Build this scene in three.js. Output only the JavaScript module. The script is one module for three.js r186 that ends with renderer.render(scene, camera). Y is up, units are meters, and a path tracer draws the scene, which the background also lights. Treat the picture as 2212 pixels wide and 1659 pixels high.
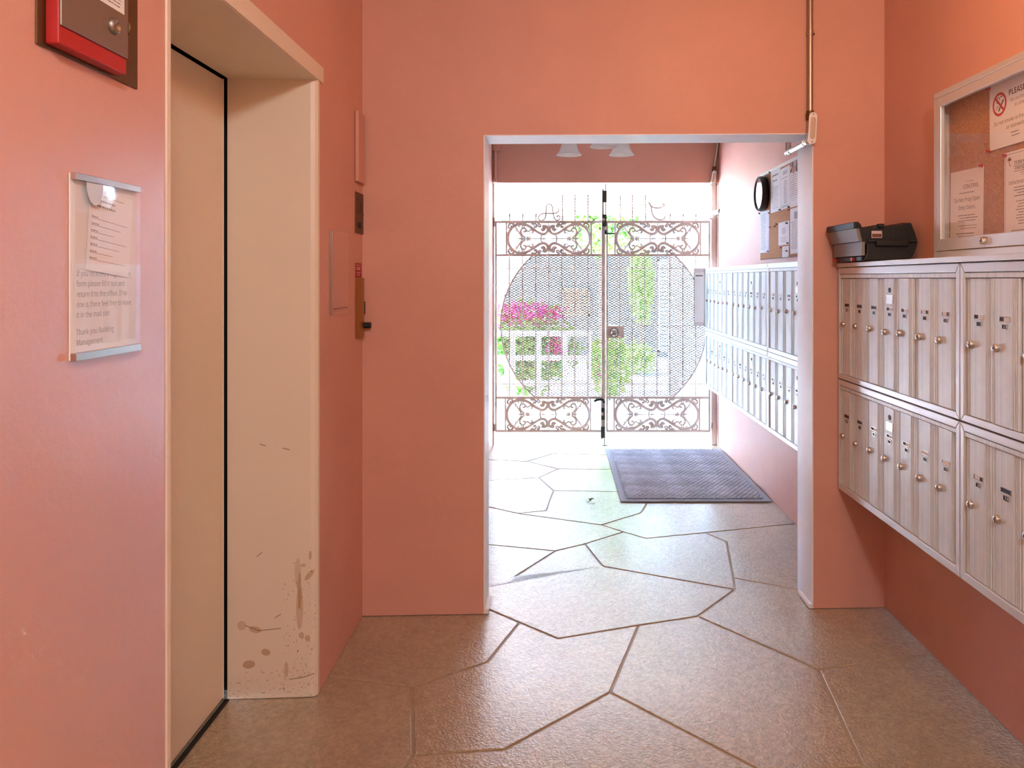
import * as THREE from 'three';
import { RoundedBoxGeometry } from 'three/addons/geometries/RoundedBoxGeometry.js';
import { mergeGeometries } from 'three/addons/utils/BufferGeometryUtils.js';
import { Sky } from 'three/addons/objects/Sky.js';

// ───────────────────────── camera, sky, sun, exposure ─────────────────────────
const W = 2212, H = 1659, F = 1650, CX = 1197, CY = 603, EYE = 1.44;
const scene = new THREE.Scene();
const camera = new THREE.PerspectiveCamera(2 * Math.atan(H / 2 / F) * 180 / Math.PI, W / H, 0.05, 200);
camera.position.set(0, EYE, 0);
camera.setViewOffset(W, H, W / 2 - CX, H / 2 - CY, W, H);
const renderer = new THREE.WebGLRenderer({ antialias: true });
renderer.toneMapping = THREE.LinearToneMapping;
renderer.toneMappingExposure = 2.6;
renderer.shadowMap.enabled = true;
renderer.shadowMap.type = THREE.PCFSoftShadowMap;

const sky = new Sky();
sky.scale.setScalar(450);
sky.material.uniforms.turbidity.value = 3;
sky.material.uniforms.rayleigh.value = 1.2;
sky.material.uniforms.mieCoefficient.value = 0.004;
sky.material.uniforms.mieDirectionalG.value = 0.7;
const sunDir = new THREE.Vector3(-0.8, 1, 0.04).normalize();
sky.material.uniforms.sunPosition.value.copy(sunDir);
sky.name = 'sky';
scene.add(sky);
scene.environmentIntensity = 4.6;

const sun = new THREE.DirectionalLight(new THREE.Color(1, 0.99, 0.98), 24);
sun.name = 'sun';
sun.position.copy(sunDir).multiplyScalar(30).add(new THREE.Vector3(0, 0, -11));
sun.target.position.set(0, 0, -11);
sun.castShadow = true;
sun.shadow.mapSize.set(2048, 2048);
Object.assign(sun.shadow.camera, { left: -16, right: 16, top: 16, bottom: -16, near: 1, far: 70 });
scene.add(sun, sun.target);

// ───────────────────────── helpers ─────────────────────────
let seed = 1234567;
const rnd = () => { seed = (seed * 1664525 + 1013904223) >>> 0; return seed / 4294967296; };
const rr = (a, b) => a + (b - a) * rnd();
const V = (x, y, z) => new THREE.Vector3(x, y, z);
const px = (x, y, d) => V((x - CX) * d / F, EYE + (CY - y) * d / F, -d);        // a pixel at depth d
const onSide = (X, x, y) => { const d = X * F / (x - CX); return { d, h: EYE + (CY - y) * d / F }; }; // a pixel on a side wall at X
const floorAt = (x, y) => { const d = EYE * F / (y - CY); return [(x - CX) * d / F, d]; };  // a pixel on the floor
const names = {};
const numbered = (n) => { const k = names[n] = (names[n] ?? -1) + 1; return k ? `${n}_${String(k).padStart(3, '0')}` : n; };
function add(o, parent) { (parent ?? scene).add(o); return o; }
function mesh(name, geo, mat, parent) {
  const g = Array.isArray(geo) ? merge(geo) : geo;
  const m = new THREE.Mesh(g, mat);
  m.name = parent && parent !== scene ? name : numbered(name);
  m.castShadow = m.receiveShadow = true;
  return add(m, parent);
}
function tag(o, label, category, group) { o.userData.label = label; o.userData.category = category; if (group) o.userData.group = group; return o; }
function thing(name, label, category, pos = [0, 0, 0], turn = 0, group) {
  const g = new THREE.Group(); g.name = numbered(name);
  g.position.set(...pos); g.rotation.y = turn;
  tag(g, label, category, group);
  return add(g);
}
function struct(name, geo, mat, label) { const m = mesh(name, geo, mat); m.userData.kind = 'structure'; if (label) m.userData.label = label; return m; }
function merge(list) {
  const norm = list.map((g) => { const n = g.index ? g.toNonIndexed() : g; for (const k of Object.keys(n.attributes)) if (!['position', 'normal', 'uv'].includes(k)) n.deleteAttribute(k); return n; });
  return mergeGeometries(norm);
}
// texture coordinates in metres, by the direction each face points
function metric(g, k = 1) {
  const n = g.index ? g.toNonIndexed() : g, p = n.attributes.position, a = n.attributes.normal, uv = new Float32Array(p.count * 2);
  for (let i = 0; i < p.count; i += 3) {
    const s = [0, 0, 0];
    for (let j = 0; j < 3; j++) { s[0] += Math.abs(a.getX(i + j)); s[1] += Math.abs(a.getY(i + j)); s[2] += Math.abs(a.getZ(i + j)); }
    const ax = s[0] > s[1] && s[0] > s[2] ? 0 : s[1] > s[2] ? 1 : 2;
    for (let j = 0; j < 3; j++) {
      const x = p.getX(i + j), y = p.getY(i + j), z = p.getZ(i + j);
      uv[(i + j) * 2] = (ax === 0 ? z : x) * k; uv[(i + j) * 2 + 1] = (ax === 1 ? z : y) * k;
    }
  }
  n.setAttribute('uv', new THREE.BufferAttribute(uv, 2));
  return n;
}
const at = (g, x, y, z) => g.translate(x, y, z);
const bx = (x0, x1, y0, y1, z0, z1) => at(metricBox(x1 - x0, y1 - y0, z1 - z0), (x0 + x1) / 2, (y0 + y1) / 2, (z0 + z1) / 2);
const metricBox = (w, h, d) => new THREE.BoxGeometry(Math.abs(w), Math.abs(h), Math.abs(d));
const box = (x0, x1, y0, y1, z0, z1) => metric(bx(x0, x1, y0, y1, z0, z1));
const rbox = (x0, x1, y0, y1, z0, z1, r = 0.004, s = 2) => metric(at(new RoundedBoxGeometry(Math.abs(x1 - x0), Math.abs(y1 - y0), Math.abs(z1 - z0), s, r), (x0 + x1) / 2, (y0 + y1) / 2, (z0 + z1) / 2));
const cyl = (r0, r1, h, n = 24) => new THREE.CylinderGeometry(r0, r1, h, n);
function rod(a, b, r, n = 10) { const d = b.clone().sub(a), g = cyl(r, r, d.length(), n); g.applyQuaternion(new THREE.Quaternion().setFromUnitVectors(V(0, 1, 0), d.clone().normalize())); return g.translate((a.x + b.x) / 2, (a.y + b.y) / 2, (a.z + b.z) / 2); }
const tube = (pts, r, seg = 40, n = 8, closed = false) => new THREE.TubeGeometry(new THREE.CatmullRomCurve3(pts, closed), seg, r, n, closed);
function extrude(pts, depth, bevel = 0, holes = []) {
  const s = new THREE.Shape(pts.map((p) => new THREE.Vector2(...p)));
  for (const h of holes) s.holes.push(new THREE.Path(h.map((p) => new THREE.Vector2(...p))));
  return new THREE.ExtrudeGeometry(s, bevel ? { depth: depth - 2 * bevel, bevelEnabled: true, bevelThickness: bevel, bevelSize: bevel, bevelOffset: -bevel, bevelSegments: 2, curveSegments: 10 } : { depth, bevelEnabled: false, curveSegments: 10 });
}
function lathe(pts, n = 40) { return new THREE.LatheGeometry(pts.map((p) => new THREE.Vector2(...p)), n); }

// ───────────────────────── textures ─────────────────────────
function noiseGrid(n, cells, gen) { // tileable value noise
  const c = new Float32Array(cells * cells).map(() => gen()), out = new Float32Array(n * n);
  for (let y = 0; y < n; y++) for (let x = 0; x < n; x++) {
    const fx = x / n * cells, fy = y / n * cells, ix = Math.floor(fx), iy = Math.floor(fy);
    let u = fx - ix, v = fy - iy; u = u * u * (3 - 2 * u); v = v * v * (3 - 2 * v);
    const g = (i, j) => c[((j % cells) + cells) % cells * cells + ((i % cells) + cells) % cells];
    out[y * n + x] = (g(ix, iy) * (1 - u) + g(ix + 1, iy) * u) * (1 - v) + (g(ix, iy + 1) * (1 - u) + g(ix + 1, iy + 1) * u) * v;
  }
  return out;
}
function fbm(n, octs) { const o = new Float32Array(n * n); let t = 0; for (const [cells, a] of octs) { const g = noiseGrid(n, cells, rnd); for (let i = 0; i < o.length; i++) o[i] += g[i] * a; t += a; } for (let i = 0; i < o.length; i++) o[i] /= t; return o; }
function tex(n, fn, srgb, metres = 1) {
  const d = new Uint8Array(n * n * 4);
  for (let i = 0; i < n * n; i++) { const c = fn(i, i % n, Math.floor(i / n)); d[i * 4] = c[0]; d[i * 4 + 1] = c[1]; d[i * 4 + 2] = c[2]; d[i * 4 + 3] = 255; }
  const t = new THREE.DataTexture(d, n, n); t.wrapS = t.wrapT = THREE.RepeatWrapping; t.magFilter = THREE.LinearFilter; t.minFilter = THREE.LinearMipmapLinearFilter; t.generateMipmaps = true;
  if (srgb) t.colorSpace = THREE.SRGBColorSpace; t.repeat.set(1 / metres, 1 / metres); t.needsUpdate = true; return t;
}
const cl = (v) => Math.max(0, Math.min(255, v));
const stretch = (a, k) => { let m = 0, s = 0; for (const v of a) m += v; m /= a.length; for (const v of a) s += (v - m) ** 2; s = Math.sqrt(s / a.length) || 1; return a.map((v) => Math.max(0, Math.min(1, 0.5 + (v - m) / s * k))); };
const nFine = stretch(fbm(1024, [[180, 1], [320, 0.7], [90, 0.5]]), 0.2);
const nMid = stretch(fbm(512, [[8, 1], [16, 0.7], [40, 0.4], [120, 0.3]]), 0.2);
const nCoarse = stretch(fbm(512, [[3, 1], [7, 0.6], [15, 0.4], [60, 0.2]]), 0.2);
const bumpFine = tex(1024, (i) => { const v = nFine[i] * 255; return [v, v, v]; }, false, 1.1);
const bumpPaint = tex(512, (i) => { const v = nMid[i] * 255; return [v, v, v]; }, false, 0.16);
const blotch = (r, g, b, k, metres = 1.6) => tex(512, (i) => { const v = 1 + (nCoarse[i] - 0.5) * k; return [cl(r * v), cl(g * v), cl(b * v)]; }, true, metres);
const scuffTex = tex(1024, (i) => { // worn sealed concrete: pale tan with brown dirt in patches and dark specks
  const x = i % 1024, y = Math.floor(i / 1024), c = nCoarse[(y >> 1) * 512 + (x >> 1)], f = nFine[i];
  const v = 0.92 + c * 0.14 + (f - 0.5) * 0.2; return [cl(170 * v), cl(152 * v), cl(123 * v)];
}, true, 1.7);
const streak = (() => { const a = new Float32Array(512); let w = 0; for (let i = 0; i < 512; i++) { w = w * 0.6 + (rnd() - 0.5) * 0.7; a[i] = w; } return tex(512, (i, x, y) => { const v = 226 + a[x] * 26 + (nMid[i] - 0.5) * 10; return [cl(v - 9), cl(v - 2), cl(v - 3)]; }, true, 0.35); })();
const corkTex = tex(512, (i) => { const f = nFine[((i / 512) | 0) * 1024 + i % 512], v = 0.88 + f * 0.22; return [cl(186 * v), cl(136 * v), cl(96 * v)]; }, true, 0.4);

const salmon = blotch(214, 159, 140, 0.06);
const std = (o) => new THREE.MeshStandardMaterial(o);
const phys = (o) => new THREE.MeshPhysicalMaterial(o);
const M = {
  wall: std({ map: salmon, roughness: 0.52, bumpMap: bumpPaint, bumpScale: 0.00035 }),
  enamel: phys({ map: salmon, roughness: 0.34, ior: 2.1, clearcoat: 1, clearcoatRoughness: 0.3, bumpMap: bumpPaint, bumpScale: 0.00045 }), // the same paint, brushed on glossy
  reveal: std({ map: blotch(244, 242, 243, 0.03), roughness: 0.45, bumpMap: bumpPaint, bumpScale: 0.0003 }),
  ceiling: std({ color: 0xe9ddd2, roughness: 0.8 }),
  cream: std({ map: blotch(231, 217, 196, 0.04), roughness: 0.42, bumpMap: bumpPaint, bumpScale: 0.0004 }),
  slab: phys({ map: scuffTex, roughness: 0.3, clearcoat: 1, clearcoatRoughness: 0.24, bumpMap: bumpFine, bumpScale: 0.003 }),
  joint: std({ map: blotch(158, 140, 112, 0.14), roughness: 0.5, bumpMap: bumpFine, bumpScale: 0.001 }),
  alu: std({ map: streak, metalness: 0.2, roughness: 0.42 }),
  aluTrim: std({ color: 0xd8dad8, metalness: 0.45, roughness: 0.36 }),
  steel: std({ color: 0xc6c2bb, metalness: 1, roughness: 0.25 }),
  steelDull: std({ color: 0x9b948b, metalness: 1, roughness: 0.45 }),
  conduit: std({ color: 0xb4a695, metalness: 0.95, roughness: 0.38 }),
  brass: std({ color: 0xa98350, metalness: 0.9, roughness: 0.42 }),
  bronze: std({ color: 0x6f5233, metalness: 0.8, roughness: 0.5 }),
  black: std({ color: 0x141414, roughness: 0.6 }),
  blackPlastic: std({ color: 0x171718, roughness: 0.55, bumpMap: bumpFine, bumpScale: 0.0006 }),
  greyPlastic: std({ color: 0x807a76, roughness: 0.5 }),
  red: std({ color: 0xb3201c, roughness: 0.45 }),
  redPin: std({ color: 0xb02a22, roughness: 0.35 }),
  gate: std({ map: blotch(220, 210, 202, 0.12, 0.5), roughness: 0.5, metalness: 0.1 }),
  greenBolt: std({ color: 0x3b4034, roughness: 0.5, metalness: 0.4 }),
  paper: std({ color: 0xefece8, roughness: 0.85 }),
  cork: std({ map: corkTex, roughness: 0.95 }),
  glass: phys({ color: 0xffffff, transmission: 1, roughness: 0.02, thickness: 0, ior: 1.5 }),
  acrylic: phys({ color: 0xffffff, transmission: 1, roughness: 0.03, thickness: 0, ior: 1.8 }),
  mirror: std({ color: 0xe9edf0, metalness: 1, roughness: 0.04 }),
  shade: phys({ color: 0xfdfcf9, transmission: 0.5, roughness: 0.9, thickness: 0 }),
  mat: std({ map: blotch(172, 178, 189, 0.25, 0.3), roughness: 0.95 }),
  matEdge: std({ color: 0x979da7, roughness: 0.85 }),
  white: std({ map: blotch(240, 238, 234, 0.05), roughness: 0.75 }),
  stone: std({ map: blotch(140, 134, 130, 0.08), roughness: 0.85 }),
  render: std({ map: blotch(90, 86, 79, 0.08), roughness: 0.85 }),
  court: std({ map: blotch(222, 218, 212, 0.12), roughness: 0.85 }),
  block: std({ map: blotch(238, 236, 232, 0.06, 0.6), roughness: 0.85 }),
  leaf: phys({ color: 0x5d8a2a, roughness: 0.8, transmission: 0.3, thickness: 0 }),
  leafLight: phys({ color: 0x8fc23c, roughness: 0.8, transmission: 0.35, thickness: 0 }),
  bract: phys({ color: 0xd5136f, roughness: 0.8, transmission: 0.3, thickness: 0 }),
  bark: std({ color: 0x6c5844, roughness: 0.95 }),
  brown: std({ color: 0x8a684c, roughness: 0.8 }),
  dead: std({ color: 0x4d4a28, roughness: 0.8 }),
  print: std({ color: 0x3a3430, roughness: 0.9 }),
};
function canvasMat(w, h, draw, o = {}) {
  const c = document.createElement('canvas'); c.width = w; c.height = h;
  const x = c.getContext('2d'); draw(x, w, h);
  const t = new THREE.CanvasTexture(c); t.colorSpace = THREE.SRGBColorSpace;
  return std({ map: t, roughness: 0.85, ...o });
}

// ───────────────────────── the setting ─────────────────────────
const XL = -0.82, XR = 1.45, FXL = -0.535, FXR = 1.42, ZB = 2.6, CEIL = 2.78;
const zCross = (X) => -(3.31 + 0.038 * (X - 0.32));          // the cross wall stands very slightly askew
const skew = (g) => { const p = g.attributes.position; for (let i = 0; i < p.count; i++) p.setZ(i, p.getZ(i) - 0.038 * (p.getX(i) - 0.32)); g.computeVertexNormals(); return metric(g); };
const OX0 = -0.302, OX1 = 1.132, THK = 0.2;
const headY = (X) => 2.060 + 0.0125 * (X - OX0);

// floor bed under the slabs, one thick plate for hall and entry
const floor = struct('floor', box(-1.4, 2.2, -0.2, -0.0058, -6.82, ZB + 0.2), M.joint, 'floor of cast flagstones with sunken joints');
{ // flagstones; corners are floor points read off the photograph
  const q = (x, y) => floorAt(x, y);
  const a = q(1059, 1316), b = q(1205, 1378), c = q(1380, 1349), d = q(1507, 1330), e = q(1588, 1272), f = q(1570, 1169), g2 = q(1523, 1150),
    i = q(1396, 1162), j = q(1302, 1222), j2 = q(1263, 1174), m = q(1200, 1189), n = q(1347, 1148), p = q(1299, 1133), m2 = q(1094, 1256),
    k = q(1670, 1135), y1 = q(1585, 1247), y2 = q(1722, 1271), A = q(1318, 1494), B = q(1090, 1617), C = q(893, 1629), E = q(889, 1482), G = q(1052, 1429), Hh = q(1122, 1343),
    J = q(1768, 1444), K = q(1864, 1652), L = q(1662, 1672), Jr = q(1960, 1419), r = q(1385, 1107), r2 = q(1398, 1085), qv = q(1118, 1108), s = q(1180, 1102), t = q(1196, 1059),
    t2 = q(1331, 1061), u = q(1164, 1031), v = q(1206, 1012), v2 = q(1317, 1013), w = q(1138, 996), x0 = q(1195, 979), x2 = q(1310, 982), x3 = q(1180, 971);
  const LX = -0.56, RX = 1.47, FZ = 6.62, HL = -1.2;          // slabs run on under the walls
  const ext = (p1, p2, X) => { const tt = (X - p1[0]) / (p2[0] - p1[0]); return [X, p1[1] + (p2[1] - p1[1]) * tt]; };
  const l1 = ext(m, q(1051, 1175), LX), l2 = ext(m2, q(1053, 1264), LX), l3 = ext(qv, q(1051, 1093), LX), l4 = ext(u, q(1051, 1037), LX), l5 = ext(w, q(1051, 992), LX);
  const kR = ext(i, k, RX), yR = ext(y1, y2, RX), jR = ext(J, Jr, RX), eL = [HL, 2.86], tM = ext(t, t2, 0.72), vM = ext(v, v2, 0.72), xM = ext(x0, x2, 0.72), rM = ext(r, r2, 0.60);
  const aL = ext(b, a, LX);
  const polys = [
    [aL, Hh, b, c, d, e, j, j2, m, m2, l2],
    [j2, n, i, g2, f, y1, e, j],
    [g2, k, kR, yR, y1, f],
    [e, y1, yR, jR, J, d],
    [d, J, K, L, A, c],
    [J, jR, [RX, 1.2], [1.0, 1.32], K],
    [A, L, [0.62, 1.42], [-0.2, 1.5], [-0.52, 1.95], C, B],
    [c, A, B, C, E, G, Hh, b],
    [Hh, G, E, eL, [HL, 3.5], [LX, 3.5], aL],
    [E, C, [-0.52, 1.95], [HL, 1.62], eL],
    [L, K, [1.0, 1.32], [0.62, 1.42]],
    [m, l1, l2, m2],
    [l1, m, j2, n, p, qv, l3],
    [qv, p, r, rM, [0.72, tM[1]], t, s],
    [p, n, i, k, kR, [RX, 5.25], [0.72, tM[1]], rM, r],
    [l3, qv, s, t, u, l4],
    [u, t, tM, vM, v],
    [l4, u, v, w, l5],
    [w, v, vM, xM, x0],
    [l5, w, x0, x3, [x3[0], FZ], [LX, FZ]],
    [x0, xM, [0.72, FZ], [x3[0], FZ], x3],
    [tM, [RX, 5.25], [RX, FZ], [0.72, FZ], xM, vM],
    [[RX, 1.2], [RX, -ZB], [0.3, -ZB], [0.62, 1.42], [1.0, 1.32]],
    [[0.62, 1.42], [0.3, -ZB], [HL, -ZB], [HL, 1.62], [-0.52, 1.95], [-0.2, 1.5]],
  ];
  const inset = (P, k) => { // move every side of the polygon inwards by k
    let area = 0; P.forEach((a, i) => { const b = P[(i + 1) % P.length]; area += a[0] * b[1] - b[0] * a[1]; });
    const pts = area < 0 ? [...P].reverse() : P, N = pts.length;
    return pts.map((p, i) => {
      const o = pts[(i + N - 1) % N], nx = pts[(i + 1) % N];
      const d1 = [p[0] - o[0], p[1] - o[1]], d2 = [nx[0] - p[0], nx[1] - p[1]], L1 = Math.hypot(...d1), L2 = Math.hypot(...d2);
      const n1 = [-d1[1] / L1, d1[0] / L1], n2 = [-d2[1] / L2, d2[0] / L2], dot = 1 + n1[0] * n2[0] + n1[1] * n2[1], kk = k / Math.max(dot, 0.35);
      return [p[0] + (n1[0] + n2[0]) * kk, p[1] + (n1[1] + n2[1]) * kk];
    });
  };
  polys.forEach((P) => {
    const g = extrude(inset(P, 0.0055), 0.0125, 0.0022);
    g.rotateX(-Math.PI / 2); g.translate(0, -0.0125 + rr(-0.0007, 0.0004), 0);
    mesh('flagstone', metric(g), M.slab, floor);
  });
}

// left wall with the lift opening
const LZ0 = -1.611, LZ1 = -2.646, LH = 2.142;
{
  const side = (pts) => { const g = extrude(pts, 0.3); g.rotateY(Math.PI / 2); return metric(g.translate(XL - 0.3, 0, 0)); }; // shape x runs away from the camera
  struct('wall_left', side([[-ZB, 0], [-LZ0, 0], [-LZ0, CEIL], [-ZB, CEIL]]), M.enamel, 'glossy pale salmon wall left of the lift');
  struct('wall_left_corner', side([[-LZ0, LH], [-LZ1, LH], [-LZ1, 0], [3.5, 0], [3.5, CEIL], [-LZ0, CEIL]]), M.wall, 'salmon wall above the lift and up to the corner');
}
struct('wall_right', box(XR, XR + 0.2, 0, CEIL, -3.55, ZB), M.wall, 'salmon pink wall behind the mailboxes');
struct('wall_rear', box(-1.4, XR + 0.2, 0, CEIL, ZB, ZB + 0.2), M.wall, 'salmon pink wall closing the hall');
{ // wall between hall and entry with a wide opening
  const g = extrude([[XL - 0.3, 0], [OX0, 0], [OX0, headY(OX0)], [OX1, headY(OX1)], [OX1, 0], [XR + 0.2, 0], [XR + 0.2, CEIL], [XL - 0.3, CEIL]], THK);
  g.translate(0, 0, -3.31 - THK);
  const wall = struct('wall_front', skew(g), M.wall, 'salmon pink wall with the wide opening to the entry');
  // off-white lining of the opening
  const t = 0.0035, zf = -3.31 + 0.001, zb = -3.31 - THK - 0.001;
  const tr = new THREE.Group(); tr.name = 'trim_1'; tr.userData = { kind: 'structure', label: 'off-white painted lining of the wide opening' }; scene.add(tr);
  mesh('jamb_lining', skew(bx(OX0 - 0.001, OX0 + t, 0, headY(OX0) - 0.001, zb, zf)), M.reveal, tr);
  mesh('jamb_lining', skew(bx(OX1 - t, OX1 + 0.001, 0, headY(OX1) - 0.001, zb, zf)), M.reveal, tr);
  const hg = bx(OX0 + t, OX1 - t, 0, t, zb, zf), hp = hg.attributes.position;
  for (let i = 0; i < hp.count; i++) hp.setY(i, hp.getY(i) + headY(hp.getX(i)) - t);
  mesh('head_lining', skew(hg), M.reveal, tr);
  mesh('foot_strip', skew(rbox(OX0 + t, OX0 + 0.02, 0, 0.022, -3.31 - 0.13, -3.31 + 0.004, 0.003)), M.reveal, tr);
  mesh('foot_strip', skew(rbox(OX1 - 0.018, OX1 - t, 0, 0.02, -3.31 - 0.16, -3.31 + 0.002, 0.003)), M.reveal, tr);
}
struct('ceiling', box(-1.4, XR + 0.4, CEIL, CEIL + 0.2, -6.8, ZB + 0.2), M.ceiling);
// entry beyond the opening
struct('wall_entry_left', box(FXL - 0.9, FXL, 0, CEIL, -6.8, -3.52), M.wall, 'salmon pink side wall of the entry');
struct('wall_entry_right', box(FXR, FXR + 0.25, 0, CEIL, -6.6, -3.50), M.wall, 'pink side wall of the entry behind the far mailboxes');
struct('wall_entry_beam', box(FXL - 0.9, FXR + 0.25, 2.273, CEIL, -6.8, -6.6), M.wall, 'pink beam above the entry gate');
struct('wall_entry_pier', box(FXR - 0.005, FXR + 0.25, 0, 2.273, -6.8, -6.6), M.wall, 'pink pier beside the entry gate');

// lift: frame, door, shaft
{
  const fr = new THREE.Group(); fr.name = 'trim_2'; fr.userData = { kind: 'structure', label: 'cream painted lift door frame' }; scene.add(fr);
  const stain = canvasMat(512, 2048, (x, w, h) => {
    x.fillStyle = 'rgb(231,217,196)'; x.fillRect(0, 0, w, h);
    const S = (u, v, a, b, rot, al, col = '160,115,70') => { x.save(); x.translate(u * w, v * h); x.rotate(rot); x.fillStyle = `rgba(${col},${al})`; x.beginPath(); x.ellipse(0, 0, a * w, b * w, 0, 0, 7); x.fill(); x.restore(); };
    // smears, drips and rub marks near the foot, as on the painted metal
    S(0.79, 0.80, 0.035, 0.10, 0, 0.22); S(0.81, 0.828, 0.022, 0.12, 0, 0.4); S(0.81, 0.856, 0.04, 0.14, 0, 0.3);
    S(0.16, 0.882, 0.05, 0.03, 0, 0.3); S(0.31, 0.889, 0.07, 0.022, 0.1, 0.4); S(0.43, 0.926, 0.05, 0.022, 0.1, 0.5); S(0.24, 0.945, 0.07, 0.026, -0.05, 0.5); S(0.66, 0.955, 0.025, 0.05, 0, 0.35);
    S(0.93, 0.771, 0.018, 0.03, 0, 0.4); S(0.92, 0.803, 0.06, 0.02, -0.5, 0.4); S(0.9, 0.905, 0.03, 0.02, 0, 0.4); S(0.83, 0.9, 0.03, 0.02, 0, 0.4); S(0.85, 0.787, 0.03, 0.012, 0, 0.35);
    x.strokeStyle = 'rgba(110,75,45,0.6)'; x.lineWidth = 3;
    const Ln = (...p) => { x.beginPath(); p.forEach(([u, v], i) => x[i ? 'lineTo' : 'moveTo'](u * w, v * h)); x.stroke(); };
    Ln([0.33, 0.772], [0.39, 0.764]); Ln([0.53, 0.871], [0.60, 0.865]); Ln([0.7, 0.971], [0.85, 0.968], [0.97, 0.963]); Ln([0.36, 0.59], [0.43, 0.593]); Ln([0.62, 0.597], [0.7, 0.6]); Ln([0.2, 0.882], [0.35, 0.891], [0.6, 0.888]);
    for (let i = 0; i < 150; i++) { const u = 0.62 + rnd() * 0.36, v = 0.78 + Math.pow(rnd(), 0.7) * 0.21; x.fillStyle = `rgba(110,72,42,${0.15 + rnd() * 0.4})`; x.fillRect(u * w, v * h, 1 + rnd() * 5, 1 + rnd() * 8); }
    for (let i = 0; i < 120; i++) { const u = rnd(), v = 0.955 + rnd() * 0.045; x.fillStyle = `rgba(120,85,50,${0.1 + rnd() * 0.35})`; x.fillRect(u * w, v * h, 2 + rnd() * 16, 1 + rnd() * 3); }
  }, { roughness: 0.4 });
  // far jamb: a plate with a rounded front corner, seen face on
  const D = 2.646, prof = [[XL - 0.3, D - 0.028], [XL - 0.02, D - 0.012], [XL - 0.006, D - 0.008], [XL + 0.002, D + 0.002], [XL + 0.002, D + 0.02], [XL - 0.3, D + 0.02]];
  const g = extrude(prof, LH - 0.012); g.rotateX(-Math.PI / 2); g.deleteAttribute('uv');
  const p = g.attributes.position, uv = new Float32Array(p.count * 2);
  for (let i = 0; i < p.count; i++) { uv[i * 2] = (p.getX(i) - XL + 0.3) / 0.3; uv[i * 2 + 1] = p.getY(i) / (LH - 0.012); }
  g.setAttribute('uv', new THREE.BufferAttribute(uv, 2));
  mesh('jamb', g, stain, fr);
  mesh('jamb', rbox(XL - 0.3, XL + 0.003, 0, LH, LZ0 - 0.02, LZ0 + 0.0, 0.004), M.cream, fr);
  mesh('head', rbox(XL - 0.3, XL + 0.001, LH - 0.014, LH + 0.004, LZ1 - 0.01, LZ0 - 0.02, 0.003), M.cream, fr);
  mesh('head_band', rbox(XL - 0.002, XL + 0.005, LH - 0.012, LH + 0.045, LZ1 - 0.056, LZ0 - 0.02, 0.002), M.cream, fr);
  const door = struct('door_1', rbox(-1.16, -1.128, 0.012, LH - 0.02, LZ1 + 0.042, LZ0 + 0.3, 0.004), M.cream, 'cream sliding lift door');
  mesh('edge_strip', rbox(-1.135, -1.126, 0.012, LH - 0.02, LZ1 + 0.040, LZ1 + 0.046, 0.001), M.cream, door);
  struct('shade_strip_3', rbox(-1.128, -1.112, -0.004, 0.0025, LZ1 + 0.03, LZ0 - 0.02, 0.001), M.black, 'black strip standing in for the shaded slot along the foot of the lift door');  // solid black strip painted in for the dark slot under the door
  struct('wall_shaft', [box(-1.4, -1.32, 0, LH + 0.2, LZ1 - 0.3, LZ0 + 0.6), box(-1.4, -1.12, 0, LH, LZ1 - 0.1, LZ1 - 0.03), box(-1.4, -1.12, LH, LH + 0.1, LZ1 - 0.1, LZ0 + 0.5), box(-1.4, -1.12, 0, LH, LZ0 + 0.31, LZ0 + 0.5)], M.black, 'unlit lift shaft behind the door');
}

// ───────────────────────── hall lamps (amber above the frame, white one added behind the camera) ─────────────────────────
function flushLamp(label, pos, color, power) {
  const L = thing('ceiling_lamp', label, 'lamp', pos);
  mesh('base', at(cyl(0.15, 0.15, 0.03, 40), 0, -0.015, 0), M.steelDull, L);
  mesh('lamp_bowl', lathe([[0.0001, -0.13], [0.06, -0.122], [0.11, -0.095], [0.138, -0.055], [0.142, -0.03]]), std({ color: 0xfff2dc, emissive: color, emissiveIntensity: 2.5, roughness: 0.6 }), L);
  const p = new THREE.PointLight(color, power);
  p.position.set(0, -0.075, 0); p.castShadow = true; p.shadow.radius = 7; p.name = 'lamp_light';
  L.add(p);
}
flushLamp('round flush ceiling lamp glowing amber above the hall mailboxes', [0.95, CEIL, -1.9], new THREE.Color(1, 0.48, 0.17), 0.75);
flushLamp('added round ceiling lamp, unseen behind the camera, filling the hall with white light', [0.35, CEIL, 0.75], new THREE.Color(0.97, 0.99, 1), 4.9);  // added fill lamp, brightens the jamb, cross wall and left wall

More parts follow.
